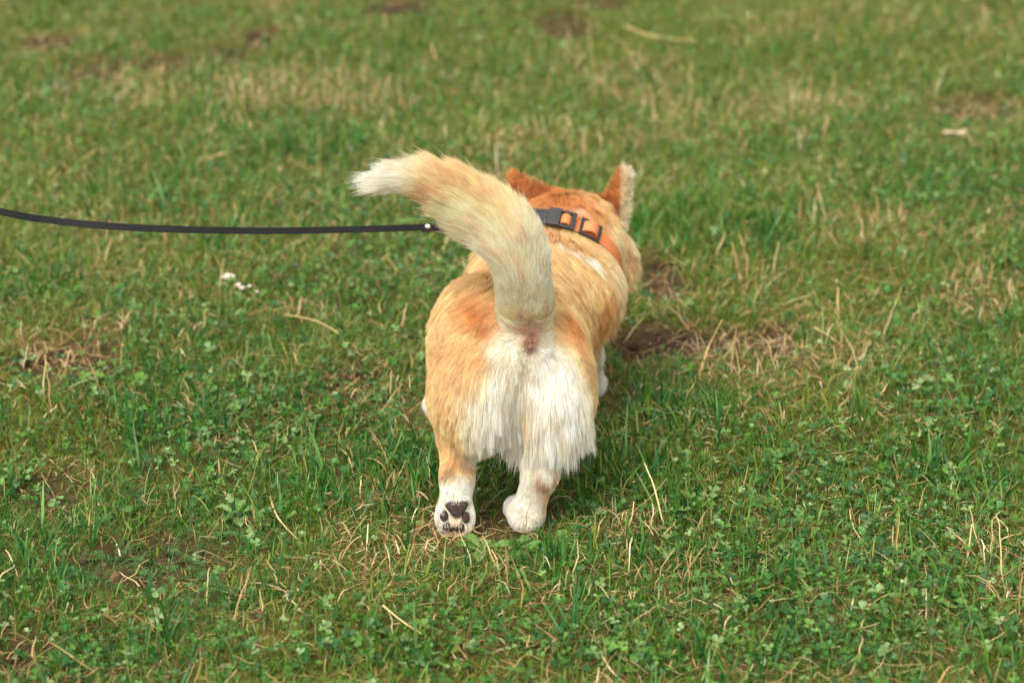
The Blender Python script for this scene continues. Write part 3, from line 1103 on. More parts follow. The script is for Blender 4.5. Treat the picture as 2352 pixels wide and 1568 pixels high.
def fur():
    r = np.random.default_rng(21)
    tri = np.concatenate([BF[:, [0, 1, 2]], BF[:, [0, 2, 3]]])
    A, B, Cc = BV[tri[:, 0]], BV[tri[:, 1]], BV[tri[:, 2]]
    cr = np.cross(B - A, Cc - A)
    area = np.linalg.norm(cr, axis=1) / 2
    fn = nrm(cr)
    cen = (A + B + Cc) / 3
    g_of = which(cen)
    wt = np.ones(len(tri))
    wt *= np.where(cen[:, 1] > 0.22, 0.75, 1.0)
    toc = nrm(np.array([0, -CAM_D, CAM_H]) - cen)
    wt *= np.where((fn * toc).sum(1) < -0.25, 0.4, 1.0)
    isg = lambda *gs: np.isin(g_of, [GROUPS.index(g) for g in gs])
    wt *= np.where(isg('tail'), 2.3, 1.0)
    wt *= np.where(isg('paw_l', 'paw_r', 'shank_l', 'shank_r', 'fore_l', 'fore_r', 'ear_l', 'ear_r'), 1.8, 1.0)
    pr = area * wt
    N = 330000
    ti = r.choice(len(tri), N, p=pr / pr.sum())
    u, v = r.random(N), r.random(N)
    fl = u + v > 1
    u[fl], v[fl] = 1 - u[fl], 1 - v[fl]
    P = A[ti] * (1 - u - v)[:, None] + B[ti] * u[:, None] + Cc[ti] * v[:, None]
    G = which(P)
    Nn = grad(P)
    gi = {g: GROUPS.index(g) for g in GROUPS}
    # drop roots on the pads
    keep = np.ones(N, bool)
    for q, (_, w_, h_) in zip(PAD_P, PADS):
        keep &= ~((np.abs(P[:, 0] - q[0]) < w_ * .86) & (np.abs(P[:, 2] - q[2]) < h_ * .86) & (P[:, 1] < 0.03))
    P, G, Nn = P[keep], G[keep], Nn[keep]
    N = len(P)
    x, y, z = P.T
    m = lambda *gs: np.isin(G, [gi[g] for g in gs])
    # flow of the coat
    Fl = np.stack([0.25 * np.sign(x) * np.minimum(1, np.abs(x) / .05), np.full(N, -1.0), -0.25 - 1.2 * sstep(0.02, 0.10, np.abs(x - 0.01))], 1)
    rear = sstep(0.10, 0.02, y) * (~m('tail'))
    Fr = np.stack([np.where(x < 0, -0.25 * sstep(-0.03, -0.09, x) + 0.30 * sstep(0.20, 0.14, z) * sstep(-0.085, -0.04, x) * sstep(0.0, -.03, x), 0.10 + 6.0 * np.clip(x - 0.015, 0, .1) * sstep(0.21, 0.15, z)), np.full(N, -0.1), np.full(N, -1.0)], 1)
    up_r = rear * sstep(0.21, 0.25, z)                                         # round the tail root: away from it
    Fu = np.stack([np.sign(x) * 1.0, np.full(N, -.2), np.full(N, -0.7)], 1)
    Fl = Fl * (1 - rear)[:, None] + Fr * rear[:, None]
    Fl = Fl * (1 - up_r)[:, None] + Fu * up_r[:, None]
    # shoulder on the right: out and down
    sh = sstep(0.28, 0.36, y) * m('torso')
    Fs = np.stack([0.9 * np.clip((x - .03) / .06, -1, 1), np.full(N, -0.6), np.full(N, -0.75)], 1)
    Fl = Fl * (1 - sh)[:, None] + Fs * sh[:, None]
    k = m('neck', 'cheek')
    Fl[k] = np.stack([0.6 * np.clip((x[k] - .07) / .06, -1, 1), np.full(k.sum(), -0.9), np.full(k.sum(), -0.5)], 1)
    k = m('head')
    Fl[k] = np.stack([0.2 * np.clip((x[k] - .08) / .05, -1, 1), np.full(k.sum(), -1.0), np.full(k.sum(), 0.1)], 1)
    for g, a_, b_ in (('ear_l', EL0, EL1), ('ear_r', ER0, ER1)):
        Fl[m(g)] = nrm(b_ - a_)
    k = m('shank_l', 'shank_r', 'fore_l', 'fore_r', 'paw_r', 'paw_l')
    Fl[k] = np.array([0, -0.05, -1.0])
    # length, lift, droop
    Ln = np.full(N, 0.024)
    lift = np.full(N, 0.46)
    grav = np.full(N, 0.10)
    Ln = np.where(rear > .5, 0.022, Ln)
    white_b = rear * sstep(0.235, 0.185, z) * sstep(-0.078, -0.045, x) * sstep(0.095, 0.075, x) * np.clip(-Nn[:, 1] * 1.6, 0, 1) * m('thigh_l', 'thigh_r', 'torso', 'shank_l', 'shank_r')
    Ln = Ln + white_b * (0.020 + 0.020 * sstep(.17, .13, z)) + white_b * (x > 0.015) * 0.010
    lift = lift + 0.18 * white_b
    grav = grav + 0.16 * white_b
    k = m('shank_l', 'shank_r') & (z < 0.105)
    Ln[k], lift[k] = 0.0095, 0.34
    k = m('paw_l', 'paw_r')
    Ln[k], lift[k] = 0.0075, 0.36
    k = m('fore_l', 'fore_r')
    Ln[k] = 0.011
    k = m('neck')
    Ln[k], lift[k] = 0.034, 0.5
    k = m('cheek')
    Ln[k], lift[k] = 0.030, 0.55
    k = m('head')
    Ln[k], lift[k] = 0.012, 0.3
    k = m('ear_l', 'ear_r')
    Ln[k], lift[k], grav[k] = 0.0052, 0.25, 0
    k = m('torso') & (y > .27)
    Ln[k], lift[k] = 0.032, 0.36
    k = m('dock')
    Ln[k], lift[k], grav[k] = 0.011, 0.4, .0
    Fl[k] = np.stack([1.2 * np.clip((x[k] - .02) / .015, -1, 1), np.full(k.sum(), -.2), np.where(z[k] > .262, 1.0, -.5)], 1)
    # crease and the bare skin below the tail
    q = hit(1216, 790)
    near = np.exp(-(np.linalg.norm((P - q) * np.array([1.5, 1, .55]), axis=1) / 0.016) ** 2)
    Ln = Ln * (1 - 0.75 * near)
    # tail
    k = m('tail')
    s_, core, tan = tail_frame(P[k])
    rad = nrm(P[k] - core)
    left = np.clip(-rad[:, 0] * 0.8 - rad[:, 2] * 0.5, 0, 1)
    al = 0.20 + 0.22 * left * sstep(0.85, 0.4, s_) - .06 * sstep(.7, 1, s_)
    Fl[k] = tan * np.cos(al)[:, None] + rad * np.sin(al)[:, None]
    base_k = sstep(0.17, 0.36, s_)
    Ln[k] = (0.008 + 0.034 * base_k + 0.014 * left * base_k * sstep(.75, .4, s_)) * (1 - 0.25 * sstep(.6, .95, s_)) + 0.014 * sstep(0.84, 1.0, s_)
    under = np.clip(-rad[:, 1] * 1.2, 0, 1) * sstep(0.26, 0.16, s_)
    Ln[k] = Ln[k] * (1 - .6 * under)
    lift[k] = np.nan
    grav[k] = 0.015 + 0.10 * left * sstep(.7, .3, s_) + .015 * sstep(.8, 1, s_)
    # collar: short fur under the strap, and what grows in front of it stops at its edge
    rel = P - COL_C
    ax = rel @ COL_A
    around = (np.linalg.norm(rel - ax[:, None] * COL_A, axis=1) < 0.13) & (np.abs(ax) < .08) & m('neck', 'torso', 'head', 'cheek')
    under = around & (np.abs(ax) < COL_W * .5 + .006)
    Ln[under] = 0.010
    lift[under] = .15
    fr = around & (ax >= COL_W * .5 + .006) & (ax < .05)
    Ln[fr] = np.minimum(Ln[fr], 0.006 + (ax[fr] - COL_W * .5))
    # the fringe of the thighs ends well above the hocks
    zmin = np.where(x < 0.014 - .19 * sstep(.23, .10, z) * .13, 0.115, 0.082 + 0.026 * sstep(.02, .09, x)) + (fbm(P, 70., 19) - .5) * .04 + r.normal(0, .006, N)
    f_ = (rear > .3) & m('thigh_l', 'thigh_r', 'torso', 'shank_l', 'shank_r') & ~((z < .105) & m('shank_l', 'shank_r'))
    Ln = np.where(f_, np.minimum(Ln, np.maximum(.010, (z - zmin) * 1.05 + .006)), Ln)
    sd_ = m('thigh_l', 'thigh_r', 'shank_l', 'shank_r') & (z < .17) & (white_b < .3)
    Ln = np.where(sd_, np.minimum(Ln, .009 + .18 * np.maximum(0, z - .10)), Ln)
    cl_ab = CR1 - CR0
    ct_ = np.clip(((P - CR0) @ cl_ab) / (cl_ab @ cl_ab), 0, 1)
    cd_ = np.linalg.norm(P - CR0 - ct_[:, None] * cl_ab, axis=1)
    Ln = Ln * (1 - .72 * np.exp(-((cd_ - .006) / .016) ** 2) * (~m('tail')))
    # patchy variation
    Ln = Ln * np.exp(r.normal(0, .17, N)) * (0.8 + 0.4 * fbm(P, 45., 61))
    Ln = np.where(r.random(N) < .04, Ln * 1.25, Ln)
    swirl = (fbm(P, 22., 71) - .5)[:, None] * np.array([1.3, .3, .5]) + (fbm(P + 3.3, 40., 73) - .5)[:, None] * np.array([.2, .8, 1.0])
    tl = m('tail')
    Fl = nrm(Fl) + swirl * np.where(tl, .16, .46)[:, None] + r.normal(0, 1, (N, 3)) * np.where(tl, .055, .10)[:, None]
    tang = nrm(Fl - (Fl * Nn).sum(1)[:, None] * Nn * np.where(tl, 0, 1)[:, None])
    lf = np.nan_to_num(lift, nan=0.0) + r.normal(0, .08, N) * (~tl)
    d = nrm(tang * np.cos(lf)[:, None] + Nn * np.sin(lf)[:, None])
    K = 8
    pts = np.zeros((N, K, 3))
    pts[:, 0] = P - Nn * 0.001
    for j in range(1, K):
        p = pts[:, j - 1] + d * (Ln / (K - 1))[:, None]
        s_ = sdf(p)
        need = 0.0012 + 0.0006 * j
        b = s_ < need
        if b.any():
            g = grad(p[b])
            p[b] += g * (need - s_[b])[:, None]
            dd = d[b]
            dd = dd - np.minimum((dd * g).sum(1), 0)[:, None] * g
            d[b] = nrm(dd)
        p[:, 2] = np.maximum(p[:, 2], 0.0015)
        pts[:, j] = p
        d = nrm(d + np.array([0, 0, -1.0]) * grav[:, None] + r.normal(0, .035, (N, 3)))
    # clumps: strands lean on the nearest guide
    def clump(pts, cnt, amt, seed):
        rr = np.random.default_rng(seed)
        gsel = rr.choice(N, cnt, replace=False)
        kd = kdtree.KDTree(cnt)
        for a, b in enumerate(gsel):
            kd.insert(P[b], a)
        kd.balance()
        near_ = np.fromiter((kd.find(q)[1] for q in P), int, N)
        gd = gsel[near_]
        same = (G[gd] == G) & ((Nn[gd] * Nn).sum(1) > .5)
        t = np.linspace(0, 1, K) ** 1.3
        off = (P - P[gd])[:, None] * 0.35
        tgt = pts[gd] + off
        # keep each strand's own length
        w = (amt * same * np.where(tl, .6, 1))[:, None, None] * t[None, :, None]
        shade[:] = shade * np.exp(rr.normal(0, .07, cnt))[near_]
        return pts * (1 - w) + tgt * w
    long_ = sstep(.012, .04, Ln)
    shade = np.ones(N)
    pts = clump(pts, 16000, (.48 + .35 * long_) * r.uniform(.5, 1, N), 1)
    pts = clump(pts, 3200, (.22 + .42 * long_) * r.uniform(.3, 1, N), 2)
    C = colour(P, G)
    C = C * shade[:, None] * np.exp(r.normal(0, .11, (N, 1))) * np.exp(r.normal(0, .03, (N, 3)))
    mott = (fbm(P, 30., 81) - .5)[:, None]
    C = C * (1 + mott * .22 * np.array([.4, 1.0, 1.4]))
    C = np.clip(C, .01, .93)
    # strands: pale undercoat at the root, the coat's colour along the rest
    t = np.linspace(0, 1, K)[None, :, None]
    under_c = C * .85 + CREAM * .10
    pc = under_c[:, None] * (1 - sstep(.0, .5, t)) + C[:, None] * sstep(.0, .5, t)
    rad = np.full(N, .00020) * np.exp(r.normal(0, .18, N))
    rad = np.where(tl | (white_b > .3), rad * 1.1, rad)
    rp = rad[:, None] * np.interp(np.linspace(0, 1, K), [0, .2, .7, 1], [.8, 1, .75, .18])[None]

    def build(name, sel, parent, label=None):
        i = np.where(sel)[0]
        hc = bpy.data.hair_curves.new(name)
        hc.add_curves([K] * len(i))
        off = np.zeros(3)
        q = parent
        while q is not None:
            off += np.array(q.location)
            q = q.parent
        hc.position_data.foreach_set('vector', (pts[i] - off).astype(np.float32).ravel())
        a = hc.attributes.new('radius', 'FLOAT', 'POINT')
        a.data.foreach_set('value', rp[i].astype(np.float32).ravel())
        a = hc.attributes.new('col', 'FLOAT_COLOR', 'POINT')
        c4 = np.ones((len(i), K, 4), np.float32)
        c4[..., :3] = pc[i]
        a.data.foreach_set('color', c4.ravel())
        hc.materials.append(M_FUR)
        o = link(bpy.data.objects.new(name, hc), parent)
        if label:
            o['label'] = label
        return o
    return build, m, white_b


def make_dog():
    root = empty('corgi', (0.0, 0.2, 0.0))
    tag(root, 'tan and white corgi seen from behind walking away over the grass, bushy tail swung left', 'dog')
    grp = which(BV)
    body = mesh('body', BV, BF, M_SKIN, root, col=np.clip(colour(BV, grp) * .8, 0, 1))
    build, m, wb = fur()
    t, el, er, hd = m('tail'), m('ear_l'), m('ear_r'), m('head', 'cheek')
    legs = [m('shank_l', 'paw_l'), m('shank_r', 'paw_r'), m('fore_l'), m('fore_r')]
    br = (wb > .35) & m('thigh_l', 'thigh_r', 'torso')
    rest = ~(t | el | er | hd | br)
    for l in legs:
        rest &= ~l
    build('body_fur', rest, root, 'tan coat over the back, flanks and shoulders')
    build('tail_fur', t, root, 'cream bushy tail with a white tip')
    build('thigh_fur', br, root, 'long white fur hanging from the backs of the thighs')
    build('head_fur', hd, root, 'rust coloured crown with a small white spot')
    build('ear_fur', el, root, 'rust coloured ear beside the tail')
    build('ear_fur', er, root, 'upright ear with a pale inner edge')
    for l, lb in zip(legs, ('white lower hind leg with its sole turned up', 'white lower hind leg standing on the grass', None, None)):
        build('leg_fur', l, root, lb)
    # pads
    mp = mat_plain('paw_pad', lin((72, 60, 53)), .85, .3, 0, .35, 900, .8, 2200)
    for i, (q, (_, w, h)) in enumerate(zip(PAD_P, PADS)):
        nn = grad(q[None])[0]
        nn = nrm(nn * .5 + np.array([0, -.95, .15]) * .5)
        ax = nrm(np.cross(np.array([0, 0, 1.0]), nn))
        up = np.cross(nn, ax)
        a, b = np.meshgrid(np.linspace(0, 2 * np.pi, 33)[:-1], np.linspace(0, 1, 9)[1:], indexing='ij')
        vs, fs = [q + nn * .0046], []
        for rr_ in np.linspace(0, 1, 9)[1:]:
            for th in np.linspace(0, 2 * np.pi, 33)[:-1]:
                cx, cy = math.cos(th), math.sin(th)
                if i == 0:         # rounded triangle, point down, shoulders up
                    f_ = .89 + .11 * math.cos(3 * (th + math.pi / 2)) - .05 * math.exp(-((th - math.pi / 2) / .4) ** 2)
                else:
                    f_ = 1.0
                hgt = .0046 * math.sqrt(max(0, 1 - rr_ ** 2.6)) * (1 + .12 * math.sin(9 * rr_ + 5 * th + i)) - .004 * (rr_ > .99)
                vs.append(q + ax * cx * w * rr_ * f_ + up * cy * h * rr_ * f_ + nn * hgt)
        for k in range(32):
            fs.append((0, 1 + k, 1 + (k + 1) % 32))
        for j in range(7):
            for k in range(32):
                a0 = 1 + j * 32
                fs.append((a0 + k, a0 + 32 + k, a0 + 32 + (k + 1) % 32, a0 + (k + 1) % 32))
        mesh('paw_pad', vs, fs, mp, root)
    # claws of the lifted paw
    mc = mat_plain('claw', lin((96, 84, 72)), .4, .5, 0, .2, 300)
    for u, v in ((1024, 1221), (1040, 1225), (1054, 1223)):
        q = at(u, v, -0.006)
        vs, fs = [], []
        for j in range(5):
            t_ = j / 4
            c = q + np.array([0, -.004 * t_, .004 - .010 * t_])
            for k in range(8):
                th = k * math.pi / 4
                vs.append(c + np.array([math.cos(th), math.sin(th), 0]) * (.0017 * (1 - t_ * .85)))
        for j in range(4):
            for k in range(8):
                fs.append((j * 8 + k, j * 8 + (k + 1) % 8, j * 8 + 8 + (k + 1) % 8, j * 8 + 8 + k))
        mesh('claw', vs, fs, mc, root)
    return root


# ------------------------------------------------------------------ collar and leash
M_WEB = mat_plain('orange_webbing', lin((222, 134, 84)), .7, .25, 0, .18, 350, .5, 1800)
M_BLACK = mat_plain('black_plastic', lin((46, 46, 48)), .42, .5, 0, .1, 300, .15, 900)
M_LEASH = mat_plain('black_rubber', lin((22, 22, 25)), .6, .3, 0, .12, 220, .3, 1500)
M_STEEL = mat_plain('steel', lin((226, 222, 212)), .25, .6, .6, .05, 100)


def band(th0, th1, n, w, thick, out=0.0, bulge=None, closed=False):
    """strap along the collar from th0 to th1: box section"""
    th = np.linspace(th0, th1, n)
    o = np.full(n, out) + (bulge(np.linspace(0, 1, n)) if bulge else 0)
    vs, fs = [], []
    sec = [(-w / 2, 0), (-w / 2 + .001, thick), (w / 2 - .001, thick), (w / 2, 0)]
    for i in range(n):
        for a, h in sec:
            vs.append(col_pt(th[i], o[i] + h, a)[0])
    m_ = n if closed else n - 1
    for i in range(m_):
        for k in range(4):
            a, b = i * 4 + k, i * 4 + (k + 1) % 4
            c, d = ((i + 1) % n) * 4 + (k + 1) % 4, ((i + 1) % n) * 4 + k
            fs.append((a, d, c, b))
    if not closed:
        fs += [(0, 1, 2, 3), tuple(reversed(range((n - 1) * 4, n * 4)))]
    return vs, fs


def merge(*parts):
    V, Fc = [], []
    for v, f in parts:
        o = len(V)
        V += list(v)
        Fc += [tuple(i + o for i in q) for q in f]
    return V, Fc


def bevel(o, w=.0008, seg=2):
    md = o.modifiers.new('bevel', 'BEVEL')
    md.width = w
    md.segments = seg
    md.limit_method = 'ANGLE'
    return o


def slab(th0, th1, a0, a1, o0, o1, n=6):
    """plastic block on the collar between two angles, two axial edges and two heights"""
    th = np.linspace(th0, th1, n)
    vs, fs = [], []
    for t in th:
        for a, h in ((a0, o0), (a0, o1), (a1, o1), (a1, o0)):
            vs.append(col_pt(t, h, a)[0])
    for i in range(n - 1):
        for k in range(4):
            a, b = i * 4 + k, i * 4 + (k + 1) % 4
            fs.append((a, a + 4, b + 4, b))
    fs += [(0, 1, 2, 3), tuple(reversed(range((n - 1) * 4, n * 4)))]
    return vs, fs


def make_collar():
    c0 = col_pt(0)[0]
    root = empty('dog_collar', tuple(float(x) for x in c0))
    tag(root, 'orange webbing dog collar with a black side-release buckle around the neck', 'dog collar')
    v, f = band(0, 2 * np.pi - 2 * np.pi / 120, 120, COL_W, .002, 0, None, True)
    mesh('strap', v, f, M_WEB, root, smooth=False)
    L = lambda m_: m_ / .09              # metres along the strap to an angle
    W2 = COL_W / 2
    # buckle: flat body to the left, open loop with the strap folded round its bar to the right
    t0 = COLL_T0
    t1, t2, t3 = t0 + L(.022), t0 + L(.036), t0 + L(.048)
    pl = merge(slab(t0 - L(.012), t1, -W2 - .002, W2 + .002, .002, .009), slab(t1, t2, -W2 - .004, W2 + .004, .002, .0115),
               slab(t2, t3, -W2 - .004, -W2, .003, .010, 4), slab(t2, t3, W2, W2 + .004, .003, .010, 4), slab(t3, t3 + L(.005), -W2 - .004, W2 + .004, .003, .010, 3))
    bevel(mesh('buckle', *pl, M_BLACK, root, smooth=False), .001)
    rid = merge(slab(t0 - L(.008), t1 - L(.004), -W2 + .003, -W2 + .0042, .009, .0097), slab(t0 - L(.008), t1 - L(.004), W2 - .0042, W2 - .003, .009, .0097))
    b = [o for o in root.children if o.name.startswith('buckle')][0]
    mesh('ridge', *rid, M_BLACK, b, smooth=False)
    arch = lambda h: (lambda t: h * np.sin(np.pi * t) ** .7)
    mesh('strap_fold', *band(t2 - L(.001), t3 + L(.001), 12, COL_W - .003, .0015, .002, arch(.008)), M_WEB, root)
    # tri-glide slide: black frame with the doubled strap arched through it
    s0 = t3 + L(.011)
    s1 = s0 + L(.027)
    fr = merge(slab(s0, s0 + L(.004), -W2 - .004, W2 + .004, .0025, .007, 3), slab(s1 - L(.004), s1, -W2 - .004, W2 + .004, .0025, .007, 3),
               slab(s0 + L(.004), s1 - L(.004), -W2 - .004, -W2 - .0005, .0025, .007), slab(s0 + L(.004), s1 - L(.004), W2 + .0005, W2 + .004, .0025, .007))
    bevel(mesh('slide', *fr, M_BLACK, root, smooth=False), .001)
    mesh('strap_fold', *band(s0 + L(.003), s1 - L(.003), 16, COL_W - .002, .0018, .003, arch(.010)), M_WEB, root)
    # ring for the leash on the far left side
    tR = COLL_TR
    cR = col_pt(tR, .006, 0)[0]
    nd = np.sin(tR) * _ux + np.cos(tR) * _uz
    vs, fs = [], []
    for i in range(24):
        a = i * 2 * np.pi / 24
        c = cR + (nd * (.010 + .010 * math.cos(a)) + COL_A * .011 * math.sin(a))
        rd = nrm(nd * math.cos(a) + COL_A * math.sin(a))
        ot = np.cross(nd, COL_A)
        for k in range(8):
            b_ = k * np.pi / 4
            vs.append(c + (rd * math.cos(b_) + ot * math.sin(b_)) * .0015)
    for i in range(24):
        for k in range(8):
            fs.append((i * 8 + k, i * 8 + (k + 1) % 8, ((i + 1) % 24) * 8 + (k + 1) % 8, ((i + 1) % 24) * 8 + k))
    mesh('ring', vs, fs, M_STEEL, root)
    return cR + nd * .018


COLL_T0 = -0.20
COLL_TR = -0.75


def catmull(pts, n):
    pts = np.array(pts, float)
    P = np.concatenate([[2 * pts[0] - pts[1]], pts, [2 * pts[-1] - pts[-2]]])
    out = []
    for i in range(1, len(P) - 2):
        for t in np.linspace(0, 1, n, endpoint=False):
            a, b, c, d = P[i - 1:i + 3]
            out.append(.5 * (2 * b + (c - a) * t + (2 * a - 5 * b + 4 * c - d) * t * t + (3 * b - a - 3 * c + d) * t ** 3))
    out.append(P[-2])
    return np.array(out)


def strap_mesh(path, nrm_dir, w, th):
    """flat strap along a path whose broad side faces nrm_dir"""
    T = nrm(np.gradient(path, axis=0))
    nd = np.broadcast_to(nrm_dir, path.shape)
    sd = nrm(np.cross(T, nd))
    nd = np.cross(sd, T)
    w = np.broadcast_to(w, len(path))
    vs, fs = [], []
    sec = [(-.5, -.3), (-.47, -.5), (.47, -.5), (.5, -.3), (.5, .3), (.47, .5), (-.47, .5), (-.5, .3)]
    for i in range(len(path)):
        for a, b in sec:
            vs.append(path[i] + sd[i] * a * w[i] + nd[i] * b * th)
    n = len(path)
    for i in range(n - 1):
        for k in range(8):
            fs.append((i * 8 + k, i * 8 + (k + 1) % 8, i * 8 + 8 + (k + 1) % 8, i * 8 + 8 + k))
    fs += [tuple(reversed(range(8))), tuple(range((n - 1) * 8, n * 8))]
    return vs, fs


def make_leash(ringpt):
    px = [(-900, 120, .10), (-560, 330, .11), (-260, 430, .13), (0, 486, .16), (110, 505, .18), (260, 520, .20), (420, 527, .23), (600, 530, .27), (760, 528, .31), (880, 525, .34), (975, 522, .37), (1030, 521, .385)]
    pts = [at(u, v, y) for u, v, y in px]
    end = pts[-1]
    path = catmull(pts, 10)
    root = empty('leash', tuple(float(x) for x in end))
    tag(root, 'flat black leash sagging in from the left with a pale rivet near its end', 'leash')
    nd = nrm(np.array([0.05, -0.90, 0.42]))
    mesh('strap', *strap_mesh(path, nd, .0088, .0020), M_LEASH, root, smooth=False)
    # the folded-back end below the strap
    i0 = np.argmin(np.abs(path[:, 0] - at(968, 526, .37)[0]))
    fold = path[i0:] + np.array([0, .001, -.0030])
    bevel(mesh('strap_end', *strap_mesh(fold, nd, .0090, .0026), M_BLACK, root), .0004)
    # rivet
    q = at(983, 519.5, .37)
    j = np.argmin(np.linalg.norm(path - q, axis=1))
    q = path[j] + nd * .0014 + np.array([0, 0, .001])
    ax = nrm(np.cross(nd, np.array([0, 0, 1.0])))
    up = np.cross(ax, nd)
    vs, fs = [q + nd * .0016], []
    for rr_, h in ((.0018, .0014), (.003, .0008), (.0034, 0)):
        for k in range(20):
            a = k * np.pi / 10
            vs.append(q + (ax * math.cos(a) * 1.15 + up * math.sin(a) * .9) * rr_ + nd * h)
    for k in range(20):
        fs.append((0, 1 + k, 1 + (k + 1) % 20))
    for j in range(2):
        for k in range(20):
            a0 = 1 + j * 20
            fs.append((a0 + k, a0 + 20 + k, a0 + 20 + (k + 1) % 20, a0 + (k + 1) % 20))
    mesh('rivet', vs, fs, M_STEEL, root)
    # snap hook from the strap's end to the ring on the collar
    hk = catmull([end - (path[-1] - path[-2]) * 2, end + (ringpt - end) * .35, end + (ringpt - end) * .75 + np.array([0, 0, .004]), ringpt], 8)
    T = nrm(np.gradient(hk, axis=0))
    vs, fs = [], []
    for i in range(len(hk)):
        s1 = nrm(np.cross(T[i], np.array([0, 0, 1.0])))
        s2 = np.cross(s1, T[i])
        rr_ = .0035 if i < len(hk) * .55 else .002
        for k in range(10):
            a = k * np.pi / 5
            vs.append(hk[i] + (s1 * math.cos(a) + s2 * math.sin(a)) * rr_)
    for i in range(len(hk) - 1):
        for k in range(10):
            fs.append((i * 10 + k, i * 10 + (k + 1) % 10, i * 10 + 10 + (k + 1) % 10, i * 10 + 10 + k))
    mesh('snap_hook', vs, fs, M_STEEL, root)


# ------------------------------------------------------------------ single things on the lawn
def blob_leaf(name, u, v, size, az, label, cat, colr, z=.018, curl=.5, asp=.8, group=None, mat=None, seed=0):
    """a thick curled petal, leaf or flake lying on the grass"""
    r = np.random.default_rng(seed + 100)
    g = gp(u, v, z)
    n, mm = 10, 7
    vs = []
    for side in (1, -1):
        for i in range(n):
            t = i / (n - 1)
            w = asp * math.sin(math.pi * (.06 + .88 * t)) ** .7 * .5
            for j in range(mm):
                s_ = (j / (mm - 1) - .5) * 2
                h = curl * (s_ * s_ * w * .8 + (t - .5) ** 2 * .9) + .05 * math.sin(7 * t + 4 * s_ + seed)
                q = np.array([t - .5, s_ * w, h + side * .02]) * size
                vs.append((q[0] * math.cos(az) - q[1] * math.sin(az), q[0] * math.sin(az) + q[1] * math.cos(az), q[2]))
    fs = []
    k = n * mm
    for i in range(n - 1):
        for j in range(mm - 1):
            a = i * mm + j
            fs.append((a, a + mm, a + mm + 1, a + 1))
            fs.append((k + a, k + a + 1, k + a + mm + 1, k + a + mm))
    rim = [i * mm for i in range(n)] + [(n - 1) * mm + j for j in range(1, mm)] + [i * mm + mm - 1 for i in range(n - 2, -1, -1)] + list(range(mm - 2, 0, -1))
    for a, b in zip(rim, rim[1:] + rim[:1]):
        fs.append((a, b, k + b, k + a))
    o = mesh(name, vs, fs, mat, None, smooth=True)
    o.location = tuple(float(x) for x in g)
    return tag(o, label, cat, group)


